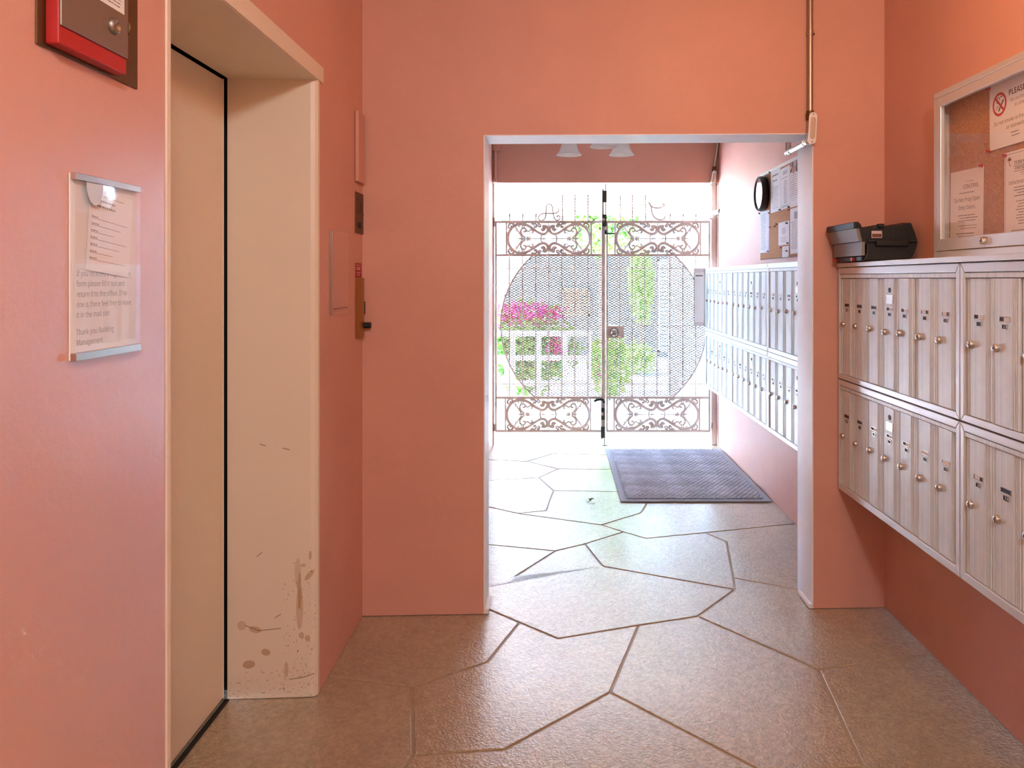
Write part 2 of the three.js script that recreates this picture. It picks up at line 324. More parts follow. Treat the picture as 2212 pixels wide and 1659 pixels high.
// ───────────────────────── entry light: three bell shades on black arms ─────────────────────────
{
  const L = thing('ceiling_light', 'ceiling light with three frosted bell shades on black arms', 'light', [0.255, 0, -4.50]);
  const bot = 2.187;
  mesh('canopy', at(lathe([[0.0001, 0], [0.055, 0], [0.07, 0.03], [0.072, 0.04], [0.0001, 0.04]]), 0, CEIL - 0.04, 0), M.black, L);
  mesh('stem', at(cyl(0.01, 0.01, CEIL - 2.33, 16), 0, (CEIL + 2.3) / 2, 0), M.black, L);
  mesh('hub', at(new THREE.SphereGeometry(0.03, 24, 16), 0, 2.31, 0), M.black, L);
  mesh('finial', tube([V(-0.02, 2.29, 0), V(-0.035, 2.26, 0.01), V(-0.02, 2.236, 0.02), V(0.01, 2.233, 0.02), V(0.03, 2.245, 0.02)], 0.0085, 24), M.black, L);
  for (const [x, z] of [[-0.165, -0.10], [0.152, -0.10], [0.023, 0.18]]) {
    mesh('arm', tube([V(0, 2.31, 0), V(x * 0.4, 2.36, z * 0.4), V(x * 0.8, 2.37, z * 0.8), V(x, 2.345, z), V(x, 2.31, z)], 0.008, 24), M.black, L);
    mesh('socket', at(cyl(0.022, 0.026, 0.045, 20), x, 2.305, z), M.black, L);
    mesh('shade', at(lathe([[0.03, 0.115], [0.036, 0.108], [0.043, 0.085], [0.048, 0.055], [0.056, 0.025], [0.07, 0.004], [0.0765, 0], [0.073, 0.004], [0.059, 0.022], [0.046, 0.055], [0.041, 0.085], [0.034, 0.105]], 48), x, bot, z), M.shade, L);
    mesh('bulb', at(new THREE.SphereGeometry(0.024, 16, 12), x, bot + 0.06, z), M.paper, L);
  }
}

// ───────────────────────── mailboxes ─────────────────────────
// a door: an upright extrusion with a flat middle and fluted sides, local x along the wall, z outwards
function fluted(w, h) {
  const P = [[0, 0], [w, 0]], f = [];
  const step = (x, z) => f.push([x, z]);
  const zf = 0.010;
  step(w, zf - 0.003); step(w - 0.002, zf - 0.001);
  for (const x of [w - 0.010, w - 0.018, w - 0.026]) { step(x + 0.003, zf - 0.001); step(x + 0.0014, zf - 0.0052); step(x - 0.0014, zf - 0.0052); step(x - 0.003, zf - 0.001); }
  step(w - 0.032, zf); step(0.022, zf);
  for (const x of [0.016, 0.009]) { step(x + 0.003, zf - 0.001); step(x + 0.0014, zf - 0.0052); step(x - 0.0014, zf - 0.0052); step(x - 0.003, zf - 0.001); }
  step(0.002, zf - 0.001); step(0, zf - 0.003);
  const g = extrude([...P, ...f].map(([x, z]) => [x, -z]), h);   // shape in x and -z, then stood up
  g.rotateX(-Math.PI / 2);
  return metric(g);
}
const lockGeo = (() => { const g = lathe([[0.0001, 0.013], [0.006, 0.013], [0.0095, 0.012], [0.0115, 0.0085], [0.0122, 0.002], [0.0122, 0]], 24); g.rotateX(Math.PI / 2); return g; })();
const keyGeo = bx(-0.0009, 0.0009, -0.004, 0.004, 0.0129, 0.0136);
const frameGeo = (w, h, t = 0.0016, d = 0.0018) => merge([bx(-w / 2, w / 2, h / 2 - t, h / 2, 0, d), bx(-w / 2, w / 2, -h / 2, -h / 2 + t, 0, d), bx(-w / 2, -w / 2 + t, -h / 2, h / 2, 0, d), bx(w / 2 - t, w / 2, -h / 2, h / 2, 0, d)]);
const slotDark = bx(-0.023, 0.023, -0.0062, 0.0062, 0.0003, 0.0008), slotFrame = frameGeo(0.049, 0.0145), cardGeos = [bx(-0.004, 0.022, -0.0055, 0.0055, 0.0008, 0.0012), bx(-0.021, 0.02, -0.0055, 0.0055, 0.0008, 0.0012), bx(-0.02, 0.006, -0.005, 0.0055, 0.0008, 0.0012)];
const numDark = bx(-0.0115, 0.0115, -0.0065, 0.0065, 0.0003, 0.0008), numFrame = frameGeo(0.025, 0.0145), digit = bx(-0.001, 0.001, -0.004, 0.004, 0.0008, 0.0011);
const plateGeo = rbox(-0.027, 0.027, -0.0165, 0.0165, 0, 0.002, 0.001), peep = (() => { const g = cyl(0.0095, 0.0095, 0.002, 20); g.rotateX(Math.PI / 2); return g.translate(0, 0, 0.001); })();
function mailUnit(label, pos, width, height, n, o, group) {
  const { left = 0.024, right = 0.024, top = 0.044, bottom = 0.024, depth = 0.2 } = o;
  const u = thing('mailbox_bank', label, 'mailbox', pos, -Math.PI / 2, group);
  mesh('body', box(0, width, 0, height, -depth, -0.022), M.aluTrim, u);
  // frame of four mitred bars
  const bar = (pts) => { const g = extrude(pts, 0.020, 0.0025); g.translate(0, 0, -0.0215); return metric(g); };
  mesh('frame_bar', bar([[0.0015, height - 0.0015], [left, height - top * 0.62], [width - right, height - top * 0.62], [width - 0.0015, height - 0.0015]]), M.aluTrim, u);
  mesh('frame_bar', bar([[0.0015, 0.0015], [width - 0.0015, 0.0015], [width - right, bottom], [left, bottom]]), M.aluTrim, u);
  mesh('frame_bar', bar([[0.0015, 0.0025], [left - 0.001, bottom], [left - 0.001, height - top * 0.62], [0.0015, height - 0.0025]]), M.aluTrim, u);
  mesh('frame_bar', bar([[width - 0.0015, 0.0025], [width - 0.0015, height - 0.0025], [width - right + 0.001, height - top * 0.62], [width - right + 0.001, bottom]]), M.aluTrim, u);
  mesh('rain_lip', rbox(left, width - right, height - top, height - top * 0.62 - 0.002, -0.021, -0.006, 0.002), M.alu, u);
  mesh('inner_back', box(left, width - right, bottom, height - top, -0.0225, -0.0205), M.black, u);
  const span = width - left - right, dw = span / n, dh = height - top - bottom - 0.004, geo = fluted(dw - 0.004, dh);
  for (let i = 0; i < n; i++) {
    const d = mesh('door', geo, M.alu, u);
    d.position.set(left + i * dw + 0.002, bottom + 0.002, -0.0205 + (o.proud?.[i] ?? rr(0, 0.002)));
    d.rotation.y = o.ajar?.[i] ?? rr(-0.004, 0.004);
    const y = dh, cx = (dw - 0.004) * 0.52, zf = 0.0101, sub = (name, g, mat, x, yy, z = zf) => { const m = mesh(name, g, mat, d); m.position.set(x, yy, z); return m; };
    const sy = y * (o.slot ?? 0.725), ny = sy - 0.0205, ly = y * (o.lock ?? 0.515);
    sub('name_slot', slotDark, M.black, cx, sy); sub('slot_frame', slotFrame, M.steel, cx, sy);
    if (rnd() < 0.75) sub('name_card', cardGeos[Math.floor(rnd() * 3)], M.paper, cx, sy);
    sub('number_slot', numDark, M.black, cx, ny); sub('slot_frame', numFrame, M.steel, cx, ny);
    if (rnd() < 0.6) { sub('number_mark', digit, M.paper, cx + rr(-0.006, -0.002), ny); sub('number_mark', digit, M.paper, cx + rr(0.003, 0.007), ny); }
    const lk = sub('lock', lockGeo, M.steel, (dw - 0.004) * 0.24, ly + rr(-0.004, 0.004));
    lk.rotation.z = rr(-0.6, 0.6);
    const key = sub('keyway', keyGeo, M.black, (dw - 0.004) * 0.24, ly); key.position.copy(lk.position); key.rotation.z = lk.rotation.z;
    if (o.master === i) { sub('master_plate', plateGeo, M.steel, cx, sy + 0.036); sub('master_keyhole', peep, M.black, cx, sy + 0.07); }
  }
  return u;
}
const BX = 1.236;  // face of the hall mailboxes
const hallG = 'mailbox banks in the lift hall', entryG = 'mailbox banks in the entry';
mailUnit('upper seven-door aluminium mailbox bank under the black case', [BX, 1.008, -3.338], 1.002, 0.482, 7, { left: 0.02, top: 0.046, bottom: 0.022, master: 3, proud: { 4: 0.006 }, ajar: { 4: -0.02 } }, hallG);
mailUnit('lower seven-door aluminium mailbox bank against the pier below the black case', [BX, 0.526, -3.338], 1.002, 0.480, 7, { left: 0.02, top: 0.042, bottom: 0.028, master: 3, slot: 0.74 }, hallG);
mailUnit('upper aluminium mailbox bank under the glazed notice board', [BX, 1.008, -2.334], 1.002, 0.482, 7, { top: 0.046, bottom: 0.022, master: 5, proud: { 1: 0.005 } }, hallG);
mailUnit('lower aluminium mailbox bank below the bank under the glazed notice board', [BX, 0.526, -2.334], 1.002, 0.480, 7, { top: 0.042, bottom: 0.028, master: 5, slot: 0.74 }, hallG);
{
  const shelf = mesh('shelf_board', rbox(BX - 0.002, XR - 0.001, 1.4915, 1.510, -3.335, -1.4, 0.002), M.aluTrim);
  tag(shelf, 'pale metal shelf lying on top of the hall mailboxes', 'shelf');
}
const EX = 1.292;
for (const [z, w, up, lo] of [
  [-6.548, 0.953, 'upper aluminium mailbox bank in the entry next to the gate post', 'lower aluminium mailbox bank in the entry next to the gate post'],
  [-5.593, 0.953, 'upper aluminium mailbox bank in the entry, middle of three side by side', 'lower aluminium mailbox bank in the entry, middle of three side by side'],
  [-4.638, 0.953, 'upper aluminium mailbox bank in the entry under the cork board papers', 'lower aluminium mailbox bank in the entry, nearest to the door opening'],
]) {
  mailUnit(up, [EX, 1.001, z], w, 0.535, 6, { top: 0.05, bottom: 0.026, master: z < -6 ? 3 : z < -5 ? 3 : 3, slot: 0.70, lock: 0.50, depth: FXR - EX - 0.001 }, entryG);
  mailUnit(lo, [EX, 0.521, z], w, 0.480, 6, { top: 0.048, bottom: 0.026, master: 3, slot: 0.73, lock: 0.50, depth: FXR - EX - 0.001 }, entryG);
}
{ // slim drop box turned half towards the hall at the gate end of the entry mailboxes
  const g = thing('drop_box', 'slim grey drop box with a dark slot at the end of the entry mailboxes', 'drop box', [1.245, 1.04, -6.52], -0.75);
  mesh('body', rbox(-0.05, 0.045, 0.03, 0.46, -0.02, 0.012, 0.003), M.white, g);
  mesh('slot', box(-0.035, 0.035, 0.425, 0.433, 0.011, 0.0132), M.black, g);
  mesh('side_seal', box(-0.0535, -0.05, 0.03, 0.46, -0.02, 0.013), M.black, g);
  mesh('foot', rbox(-0.055, 0.045, 0.0, 0.03, -0.02, 0.018, 0.003), M.aluTrim, g);
  mesh('cap', rbox(-0.053, 0.045, 0.46, 0.49, -0.02, 0.016, 0.003), M.aluTrim, g);
}

// ───────────────────────── black case on the shelf ─────────────────────────
{
  const dz = 2.99, c = thing('equipment_case', 'black plastic case with grey end panels standing on the mailbox shelf', 'case', [0, 1.511, 0]);
  const q = (x, y) => { const p = px(x, y, dz); return [p.x, Math.max(p.y - 1.511, 0.002)]; };
  const out = [q(1866, 567), q(1873, 548), q(1874, 529), q(1866, 527), q(1857, 500), q(1852, 482), q(1861, 482), q(1864, 490), q(1888, 490), q(1891, 486), q(1898, 486), q(1901, 490), q(1910, 489), q(1945, 485), q(1951, 481), q(1971, 481), q(1979, 502), q(1985, 522), q(1983, 532), q(1977, 548), q(1970, 558), q(1962, 567)].map(([x, y]) => [Math.min(x, 1.446), y]);
  const g = extrude([...out].reverse(), 0.325, 0.006); g.translate(0, 0, -dz - 0.325);
  mesh('shell', metric(g), M.blackPlastic, c);
  // hall-facing grey panels, upper leaning outwards to the top, lower upright
  const lean = (ya, yb, xa, xb, z0, z1) => { const b = new THREE.BoxGeometry(0.012, yb - ya, z1 - z0); const p = b.attributes.position; for (let i = 0; i < p.count; i++) p.setX(i, p.getX(i) + (p.getY(i) > 0 ? xb : xa)); b.translate(0, (ya + yb) / 2, (z0 + z1) / 2); b.computeVertexNormals(); return metric(b); };
  mesh('end_panel', lean(0.078, 0.128, 1.202, 1.190, -dz - 0.30, -dz - 0.006), M.greyPlastic, c);
  mesh('end_panel', lean(0.022, 0.076, 1.212, 1.212, -dz - 0.30, -dz - 0.004), M.greyPlastic, c);
  mesh('top_flange', rbox(1.178, 1.20, 0.128, 0.155, -dz - 0.318, -dz - 0.01, 0.005), M.blackPlastic, c);
  mesh('carry_lip', rbox(1.258, 1.385, 0.058, 0.082, -dz - 0.01, -dz + 0.012, 0.006), M.blackPlastic, c);
  mesh('rim', rbox(1.226, 1.42, 0.074, 0.086, -dz - 0.004, -dz + 0.004, 0.002), M.blackPlastic, c);
  const lb = canvasMat(128, 96, (x, w, h) => { x.fillStyle = '#c9b8b8'; x.fillRect(0, 0, w, h); x.fillStyle = '#5a2f28'; x.fillRect(8, 40, 112, 46); x.fillStyle = '#9a7a70'; for (let i = 0; i < 5; i++) x.fillRect(14, 48 + i * 7, 90, 2); });
  const L = mesh('label', new THREE.PlaneGeometry(0.041, 0.028), lb, c); L.position.set(1.262, 0.104, -dz + 0.002);
  mesh('latch', rbox(1.268, 1.292, 0.132, 0.146, -dz - 0.02, -dz + 0.004, 0.003), M.blackPlastic, c);
  for (const z of [-dz - 0.29, -dz - 0.10]) { const w = at(new THREE.CylinderGeometry(0.008, 0.008, 0.02, 16), 0, 0, 0); w.rotateZ(Math.PI / 2); mesh('foot_wheel', w.translate(1.212, 0.009, z), M.redPin, c); }
  mesh('foot_rail', rbox(1.212, 1.232, 0.001, 0.02, -dz - 0.31, -dz - 0.02, 0.003), M.blackPlastic, c);
}

// ───────────────────────── glazed notice board ─────────────────────────
const wrapLines = (x, rows, cx, y0, dy, font, col = '#4a403a') => { x.fillStyle = col; x.font = font; x.textAlign = 'center'; rows.forEach((r, i) => x.fillText(r, cx, y0 + i * dy)); };
const dashes = (x, x0, x1, y0, n, dy, hgt, col = 'rgba(80,66,60,0.75)') => { // lines of print too small to read
  for (let i = 0; i < n; i++) { let u = x0 + (i % 3 ? rnd() * 0.12 * (x1 - x0) : 0); const e = x1 - rnd() * 0.2 * (x1 - x0); while (u < e) { const w = 6 + rnd() * 22; x.fillStyle = col; x.fillRect(u, y0 + i * dy, Math.min(w, e - u), hgt); u += w + 5; } }
};
const sheet = (name, label, w, h, mat, pos, turn, tilt = 0, group) => { const m = mesh(name, new THREE.BoxGeometry(w, h, 0.0006), mat); m.position.set(...pos); m.rotation.set(0, turn, tilt, 'YXZ'); tag(m, label, 'paper', group); return m; };
const RT = -Math.PI / 2;
{
  const z0 = -2.80, z1 = -1.80, y0 = 1.514, y1 = 2.118, xf = 1.392;
  const b = thing('notice_board', 'glazed aluminium framed notice board above the hall mailboxes', 'notice board', [XR - 0.001, y0, z0], RT);
  const w = z1 - z0, h = y1 - y0, dp = XR - xf;           // local x along the wall, z outwards
  mesh('backing', box(0.01, w - 0.01, 0.01, h - 0.01, 0.001, 0.012), M.cork, b);
  const bar = (x0, x1, ya, yb) => rbox(x0, x1, ya, yb, 0.001, dp, 0.003);
  mesh('frame_bar', bar(0, w, h - 0.022, h), M.aluTrim, b); mesh('frame_bar', bar(0, w, 0, 0.026), M.aluTrim, b);
  mesh('frame_bar', bar(0, 0.022, 0.026, h - 0.022), M.aluTrim, b); mesh('frame_bar', bar(w - 0.022, w, 0.026, h - 0.022), M.aluTrim, b);
  const sash = (pts) => { const g = extrude(pts, 0.016, 0.002); g.translate(0, 0, dp - 0.012); return metric(g); };
  const sd = mesh('sash', [sash([[0.024, h - 0.024], [0.055, h - 0.058], [w - 0.055, h - 0.058], [w - 0.024, h - 0.024]]), sash([[0.024, 0.028], [w - 0.024, 0.028], [w - 0.055, 0.070], [0.055, 0.070]]), sash([[0.024, 0.029], [0.054, 0.070], [0.054, h - 0.058], [0.024, h - 0.025]]), sash([[w - 0.024, 0.029], [w - 0.024, h - 0.025], [w - 0.054, h - 0.058], [w - 0.054, 0.070]])], M.aluTrim, b);
  const gl = mesh('glass', new THREE.PlaneGeometry(w - 0.106, h - 0.124), M.glass, b); gl.position.set(w / 2, (0.068 + h - 0.056) / 2, dp - 0.006);
  const lk = mesh('lock', lockGeo, M.steel, b); lk.position.set(0.335, 0.050, dp + 0.004);
  const ky = mesh('keyway', keyGeo, M.black, lk); ky.position.set(0, 0, 0);
  // papers pinned inside
  const X = XR - 0.016;
  const smoke = canvasMat(1024, 790, (x, w, h) => {
    x.fillStyle = '#efece9'; x.fillRect(0, 0, w, h);
    x.strokeStyle = '#c23b3b'; x.lineWidth = 30; x.beginPath(); x.arc(205, 265, 125, 0, 7); x.stroke();
    x.strokeStyle = '#5a463e'; x.lineWidth = 24; x.beginPath(); x.moveTo(185, 345); x.lineTo(285, 225); x.stroke();
    x.strokeStyle = '#7a5c50'; x.lineWidth = 12; x.beginPath(); x.arc(180, 215, 34, 1.2, 5.2); x.stroke(); x.beginPath(); x.arc(235, 205, 30, 2.6, 5.8); x.stroke(); x.beginPath(); x.arc(180, 320, 34, 3, 5); x.stroke();
    x.strokeStyle = '#c23b3b'; x.lineWidth = 28; x.beginPath(); x.moveTo(120, 175); x.lineTo(292, 352); x.stroke();
    x.fillStyle = '#5a463e'; x.font = 'bold 92px sans-serif'; x.textAlign = 'left'; x.fillText('PLEASE', 385, 205);
    x.font = '58px sans-serif'; x.fillStyle = '#8a7a74'; x.fillText('be courteous', 420, 285); x.fillText('to others', 500, 355);
    x.textAlign = 'center'; x.fillStyle = '#6a5a54'; x.font = '64px sans-serif'; x.fillText('Do not smoke in the elevators', 520, 510); x.fillText('or stairwells.', 520, 590);
    x.font = '26px sans-serif'; x.fillStyle = '#9a8c86'; dashes(x, 430, 610, 640, 2, 40, 12);
  });
  sheet('notice_sheet', 'white no smoking notice with a red circle behind the board glass', 0.279, 0.213, smoke, [X, 1.968, -2.375], RT, 0.004);
  const concerns = canvasMat(640, 826, (x, w, h) => {
    x.fillStyle = '#e9e0da'; x.fillRect(0, 0, w, h);
    dashes(x, 330, 470, 120, 1, 20, 6); wrapLines(x, ['CONCERNS'], 400, 195, 0, '58px sans-serif'); dashes(x, 180, 520, 235, 1, 20, 9);
    wrapLines(x, ['Do Not Prop Open', 'Entry Doors.'], 330, 330, 82, '60px sans-serif');
    dashes(x, 150, 540, 470, 3, 28, 9); dashes(x, 170, 540, 580, 2, 28, 7); dashes(x, 130, 540, 660, 2, 30, 10); dashes(x, 380, 570, 750, 1, 20, 8);
  });
  sheet('notice_sheet', 'cream notice about concerns and propped doors behind the board glass', 0.212, 0.275, concerns, [X, 1.683, -2.657], RT, -0.02);
  const owners = canvasMat(640, 826, (x, w, h) => {
    x.fillStyle = '#eae4e0'; x.fillRect(0, 0, w, h);
    x.strokeStyle = '#7a5a50'; x.lineWidth = 4; x.strokeRect(18, 22, w - 36, h - 44);
    x.strokeStyle = '#5b3a30'; x.lineWidth = 7; for (let i = 0; i < 7; i++) { const t = Math.PI * (0.9 + i * 0.2); x.beginPath(); x.moveTo(80, 75); x.lineTo(80 + 32 * Math.cos(t), 75 + 26 * Math.sin(t)); x.stroke(); } x.beginPath(); x.moveTo(80, 75); x.quadraticCurveTo(72, 110, 96, 140); x.stroke();
    wrapLines(x, ["TERRAZZA S", "OWNERS' T"], 300, 130, 52, 'bold 46px serif'); x.fillStyle = '#5b3a30'; x.fillRect(140, 140, 400, 4); x.fillRect(150, 192, 380, 4);
    dashes(x, 250, 460, 210, 2, 20, 6); x.textAlign = 'left'; x.font = '30px sans-serif'; x.fillStyle = '#5b463e'; x.fillText('Building Management', 70, 300); x.fillRect(70, 306, 300, 3);
    dashes(x, 150, 590, 340, 4, 26, 9); dashes(x, 180, 590, 470, 9, 26, 8); dashes(x, 110, 590, 740, 2, 26, 8);
  });
  sheet('notice_sheet', "white owners' letter with a palm tree emblem behind the board glass", 0.214, 0.276, owners, [X, 1.702, -2.325], RT, 0.0);
  const pin = (mat, z, y, xx, label, group) => { const p = thing('push_pin', label, 'pin', [xx, y, z], RT, group); const h = lathe([[0.0001, 0.011], [0.0055, 0.0105], [0.0055, 0.008], [0.003, 0.006], [0.003, 0.003], [0.006, 0.001], [0.006, 0]], 16); h.rotateX(Math.PI / 2); mesh('head', h, mat, p); return p; };
  for (const [x, y] of [[2121, 358], [2137, 192], [2136, 326], [2172, 336]]) { const { d, h } = onSide(X - 0.002, x, y); pin(M.redPin, -d, h, X - 0.0008, 'red push pin in a paper behind the board glass', 'pins in the glazed board'); }
  // cork board of the entry
  const cb0 = onSide(FXR - 0.012, 1642, 381), cork = thing('cork_board', 'cork board with white edges covered in papers in the entry', 'notice board', [FXR - 0.001, 1.571, -cb0.d], RT);
  const cw = cb0.d - 4.08, ch = 0.582;
  mesh('panel', box(0.004, cw - 0.004, 0.004, ch - 0.02, 0.0005, 0.011), M.cork, cork);
  mesh('top_rail', rbox(0, cw, ch - 0.02, ch, 0, 0.016, 0.002), M.white, cork);
  mesh('side_rail', rbox(0, 0.006, 0, ch - 0.02, 0, 0.012, 0.001), M.white, cork);
  const CXf = FXR - 0.0135;
  const P = (xl, xr, yt, yb, mat, label, tilt = 0) => { const a = onSide(CXf, xl, yt), bq = onSide(CXf, xr, yt), c = onSide(CXf, xl, yb), w = a.d - bq.d, hh = a.h - c.h; sheet('pinned_paper', label, w, hh, mat, [CXf, (a.h + c.h) / 2, -(a.d + bq.d) / 2], RT, tilt); };
  const pg = (kind) => canvasMat(256, 384, (x, w, h) => {
    x.fillStyle = kind === 4 ? '#e4dfe6' : '#ecebec'; x.fillRect(0, 0, w, h);
    if (kind === 0) { dashes(x, 40, 220, 40, 1, 10, 14); dashes(x, 60, 200, 90, 1, 10, 12); dashes(x, 30, 225, 150, 14, 15, 4); }
    if (kind === 1) { x.fillStyle = '#b9b6ba'; x.fillRect(70, 30, 110, 36); dashes(x, 30, 226, 92, 1, 10, 6); dashes(x, 90, 180, 120, 20, 11, 4); dashes(x, 30, 220, 350, 2, 12, 5); }
    if (kind === 2) { const g = ['#6b5148', '#a8705a', '#c98a6a', '#8d6f78', '#b7a6a6']; for (let i = 0; i < 26; i++) { x.fillStyle = g[i % 5]; x.beginPath(); x.ellipse(rnd() * w, rnd() * 108, 14 + rnd() * 30, 10 + rnd() * 34, rnd() * 3, 0, 7); x.fill(); } x.fillStyle = '#ecebec'; x.fillRect(0, 116, w, h); dashes(x, 20, 236, 130, 12, 18, 4); x.fillStyle = '#f7f7fa'; x.fillRect(0, 300, 190, 44); dashes(x, 10, 180, 308, 3, 12, 3); }
    if (kind === 3) dashes(x, 30, 225, 40, 22, 14, 4);
    if (kind === 4) dashes(x, 24, 170, 30, 24, 14, 4);
    if (kind === 5) { x.fillStyle = '#c9c9d0'; x.beginPath(); x.ellipse(128, 150, 50, 60, 0, 0, 7); x.fill(); dashes(x, 50, 206, 250, 6, 16, 4); }
    if (kind === 6) { dashes(x, 50, 206, 40, 6, 30, 8, 'rgba(120,120,130,0.5)'); }
    if (kind === 7) { x.fillStyle = '#a5a2a8'; x.fillRect(110, 34, 110, 60); dashes(x, 24, 235, 110, 20, 12, 4); }
  });
  P(1665, 1685.5, 372, 461, pg(0), 'white list paper pinned beside the round mirror');
  P(1686, 1706.5, 366, 454, pg(1), 'white paper with a long centred column pinned on the cork board', 0.01);
  P(1707, 1730, 346, 449, pg(2), 'paper with a reddish picture at its top on the cork board');
  P(1642, 1661.5, 459, 547, pg(4), 'narrow lilac-white list pinned low under the round mirror', -0.015);
  P(1681.5, 1705, 482, 531, pg(5), 'small white card with a grey figure pinned on the bare cork');
  P(1689.5, 1704, 533, 556, pg(6), 'small blank white slip pinned lowest on the cork board');
  P(1707, 1728, 452, 549, pg(7), 'white leaflet with a grey heading below the paper with the reddish picture', 0.01);
  for (const [x, y, kk] of [[1664.5, 372, 0], [1686, 453, 0], [1705.5, 447, 0], [1706, 453, 1], [1663, 460, 1], [1642, 461, 0], [1660, 543, 1], [1665, 491, 1], [1675, 489, 0], [1679, 484, 0], [1701, 482, 0], [1703, 525, 0], [1689, 535, 1], [1701, 542, 1]]) {
    const { d, h } = onSide(CXf, x, y); pin(kk ? M.redPin : M.black, -d, h, CXf - 0.0006, kk ? 'red push pin in the entry cork board' : 'black push pin in the entry cork board', kk ? 'red pins in the cork board' : 'black pins in the cork board');
  }
}
{ // round mirror with a deep black rim
  const m = thing('round_mirror', 'small round mirror with a deep black rim hung beside the cork board papers', 'mirror', [FXR - 0.0165, 2.008, -5.085], RT);
  const rim = lathe([[0.090, 0.002], [0.112, 0.002], [0.116, 0.03], [0.112, 0.046], [0.104, 0.048], [0.099, 0.043], [0.099, 0.036], [0.090, 0.034]], 56); rim.rotateX(Math.PI / 2);
  mesh('rim', rim, M.black, m);
  const f = new THREE.CircleGeometry(0.1, 48); mesh('mirror_face', f.translate(0, 0, 0.040), M.mirror, m);
  const bk = cyl(0.098, 0.098, 0.03, 40); bk.rotateX(Math.PI / 2); mesh('back', bk.translate(0, 0, 0.018), M.black, m);
}

// ───────────────────────── conduits ─────────────────────────
function boxFitting(parent, p, up, w = 0.028, h = 0.135, d = 0.045) { // oblong conduit body with a cover and two screws, facing the camera
  const o = (r, hh, dd) => { const s = new THREE.Shape(), k = hh / 2 - r; s.absarc(0, k, r, 0, Math.PI); s.absarc(0, -k, r, Math.PI, 2 * Math.PI); return new THREE.ExtrudeGeometry(s, { depth: dd, bevelEnabled: true, bevelSize: 0.0015, bevelThickness: 0.0015, bevelSegments: 2, curveSegments: 14 }); };
  const B = mesh('conduit_body', o(w * 0.5, h * 0.97, d), M.conduit, parent); B.position.copy(p).add(V(0, 0, -d)); B.rotation.z = up;
  const c = mesh('cover', o(w * 0.58, h, 0.004), M.aluTrim, parent); c.position.copy(p); c.rotation.z = up;
  const r = mesh('cover_panel', o(w * 0.34, h * 0.68, 0.0015), M.conduit, c); r.position.z = 0.0045;
  for (const s of [-1, 1]) { const g = cyl(0.0035, 0.0035, 0.003, 12); g.rotateX(Math.PI / 2); const m = mesh('screw', g, M.steelDull, c); m.position.set(0, s * h * 0.44, 0.006); }
}
{
  const c = thing('conduit', 'metal conduit running down the wall beside the opening and turning under its head', 'conduit', [0, 0, 0]);
  const zW = zCross(1.1), zc = zW + 0.02, X = (1750 - CX) * 3.32 / F;
  mesh('pipe', rod(V(X, 2.15, zc), V(X, CEIL - 0.001, zc), 0.0125, 20), M.conduit, c);
  mesh('coupling', rod(V(X, 2.500, zc), V(X, 2.522, zc), 0.0145, 20), M.conduit, c);
  mesh('strap_screw', at(new THREE.SphereGeometry(0.006, 12, 8), X + 0.019, 2.51, zW + 0.005), M.black, c);
  mesh('connector', [rod(V(X, 2.132, zc), V(X, 2.170, zc), 0.0165, 20), rod(V(X, 2.150, zc), V(X, 2.160, zc), 0.0185, 8)], M.bronze, c);
  boxFitting(c, V(X + 0.003, 2.092, zc + 0.02), -0.05);
  const y = 2.036, Xp = X - 0.012;
  mesh('elbow_pipe', rod(V(Xp, y, zc + 0.005), V(Xp, y, zW - THK - 0.01), 0.0125, 20), M.steel, c);
  mesh('elbow_nut', [rod(V(Xp, y, zc - 0.03), V(Xp, y, zc - 0.05), 0.0165, 6), rod(V(Xp, y, zW - THK - 0.012), V(Xp, y, zW - THK - 0.035), 0.017, 6)], M.steel, c);
  mesh('rear_body', [rod(V(Xp, y, zW - THK - 0.03), V(Xp, y, zW - THK - 0.065), 0.0155, 16), rod(V(Xp, y - 0.014, zW - THK - 0.05), V(Xp, CEIL - 0.001, zW - THK - 0.05), 0.0125, 16)], M.steel, c);
}
{
  const c = thing('conduit', 'thin slanting conduit on the pink beam near the far mailboxes', 'conduit', [0, 0, 0]);
  const D = 6.575, a = px(1553, 296, D), b = px(1542.5, 368, D), e = px(1553, 296, D).add(V(0.012, 0.16, 0));
  mesh('pipe', [rod(b, a, 0.0125, 16), rod(a, V(e.x, CEIL - 0.001, e.z), 0.0125, 16)], M.conduit, c);
  mesh('connector', rod(px(1543.5, 360, D), px(1542, 371, D), 0.0175, 16), M.bronze, c);
  boxFitting(c, px(1540.5, 384, D).add(V(0, 0, 0.02)), -0.16, 0.028, 0.115, 0.04);
  mesh('lower_pipe', rod(px(1537, 398, D), px(1529.5, 403, 6.80), 0.0125, 16), M.steel, c);
}
{
  const c = thing('junction_box', 'pink painted junction box with a pipe below it in the entry corner', 'junction box', [0, 0, 0]);
  mesh('box', rbox(FXL + 0.001, FXL + 0.075, px(0, 326, 6.56).y, px(0, 300, 6.56).y, -6.599, -6.55, 0.004), M.wall, c);
  mesh('pipe', rod(V(FXL + 0.028, 2.275, -6.575), V(FXL + 0.028, px(0, 326, 6.56).y, -6.575), 0.011, 16), M.wall, c);
  mesh('collar', rod(V(FXL + 0.028, 2.275, -6.575), V(FXL + 0.028, 2.31, -6.575), 0.016, 16), M.wall, c);
}

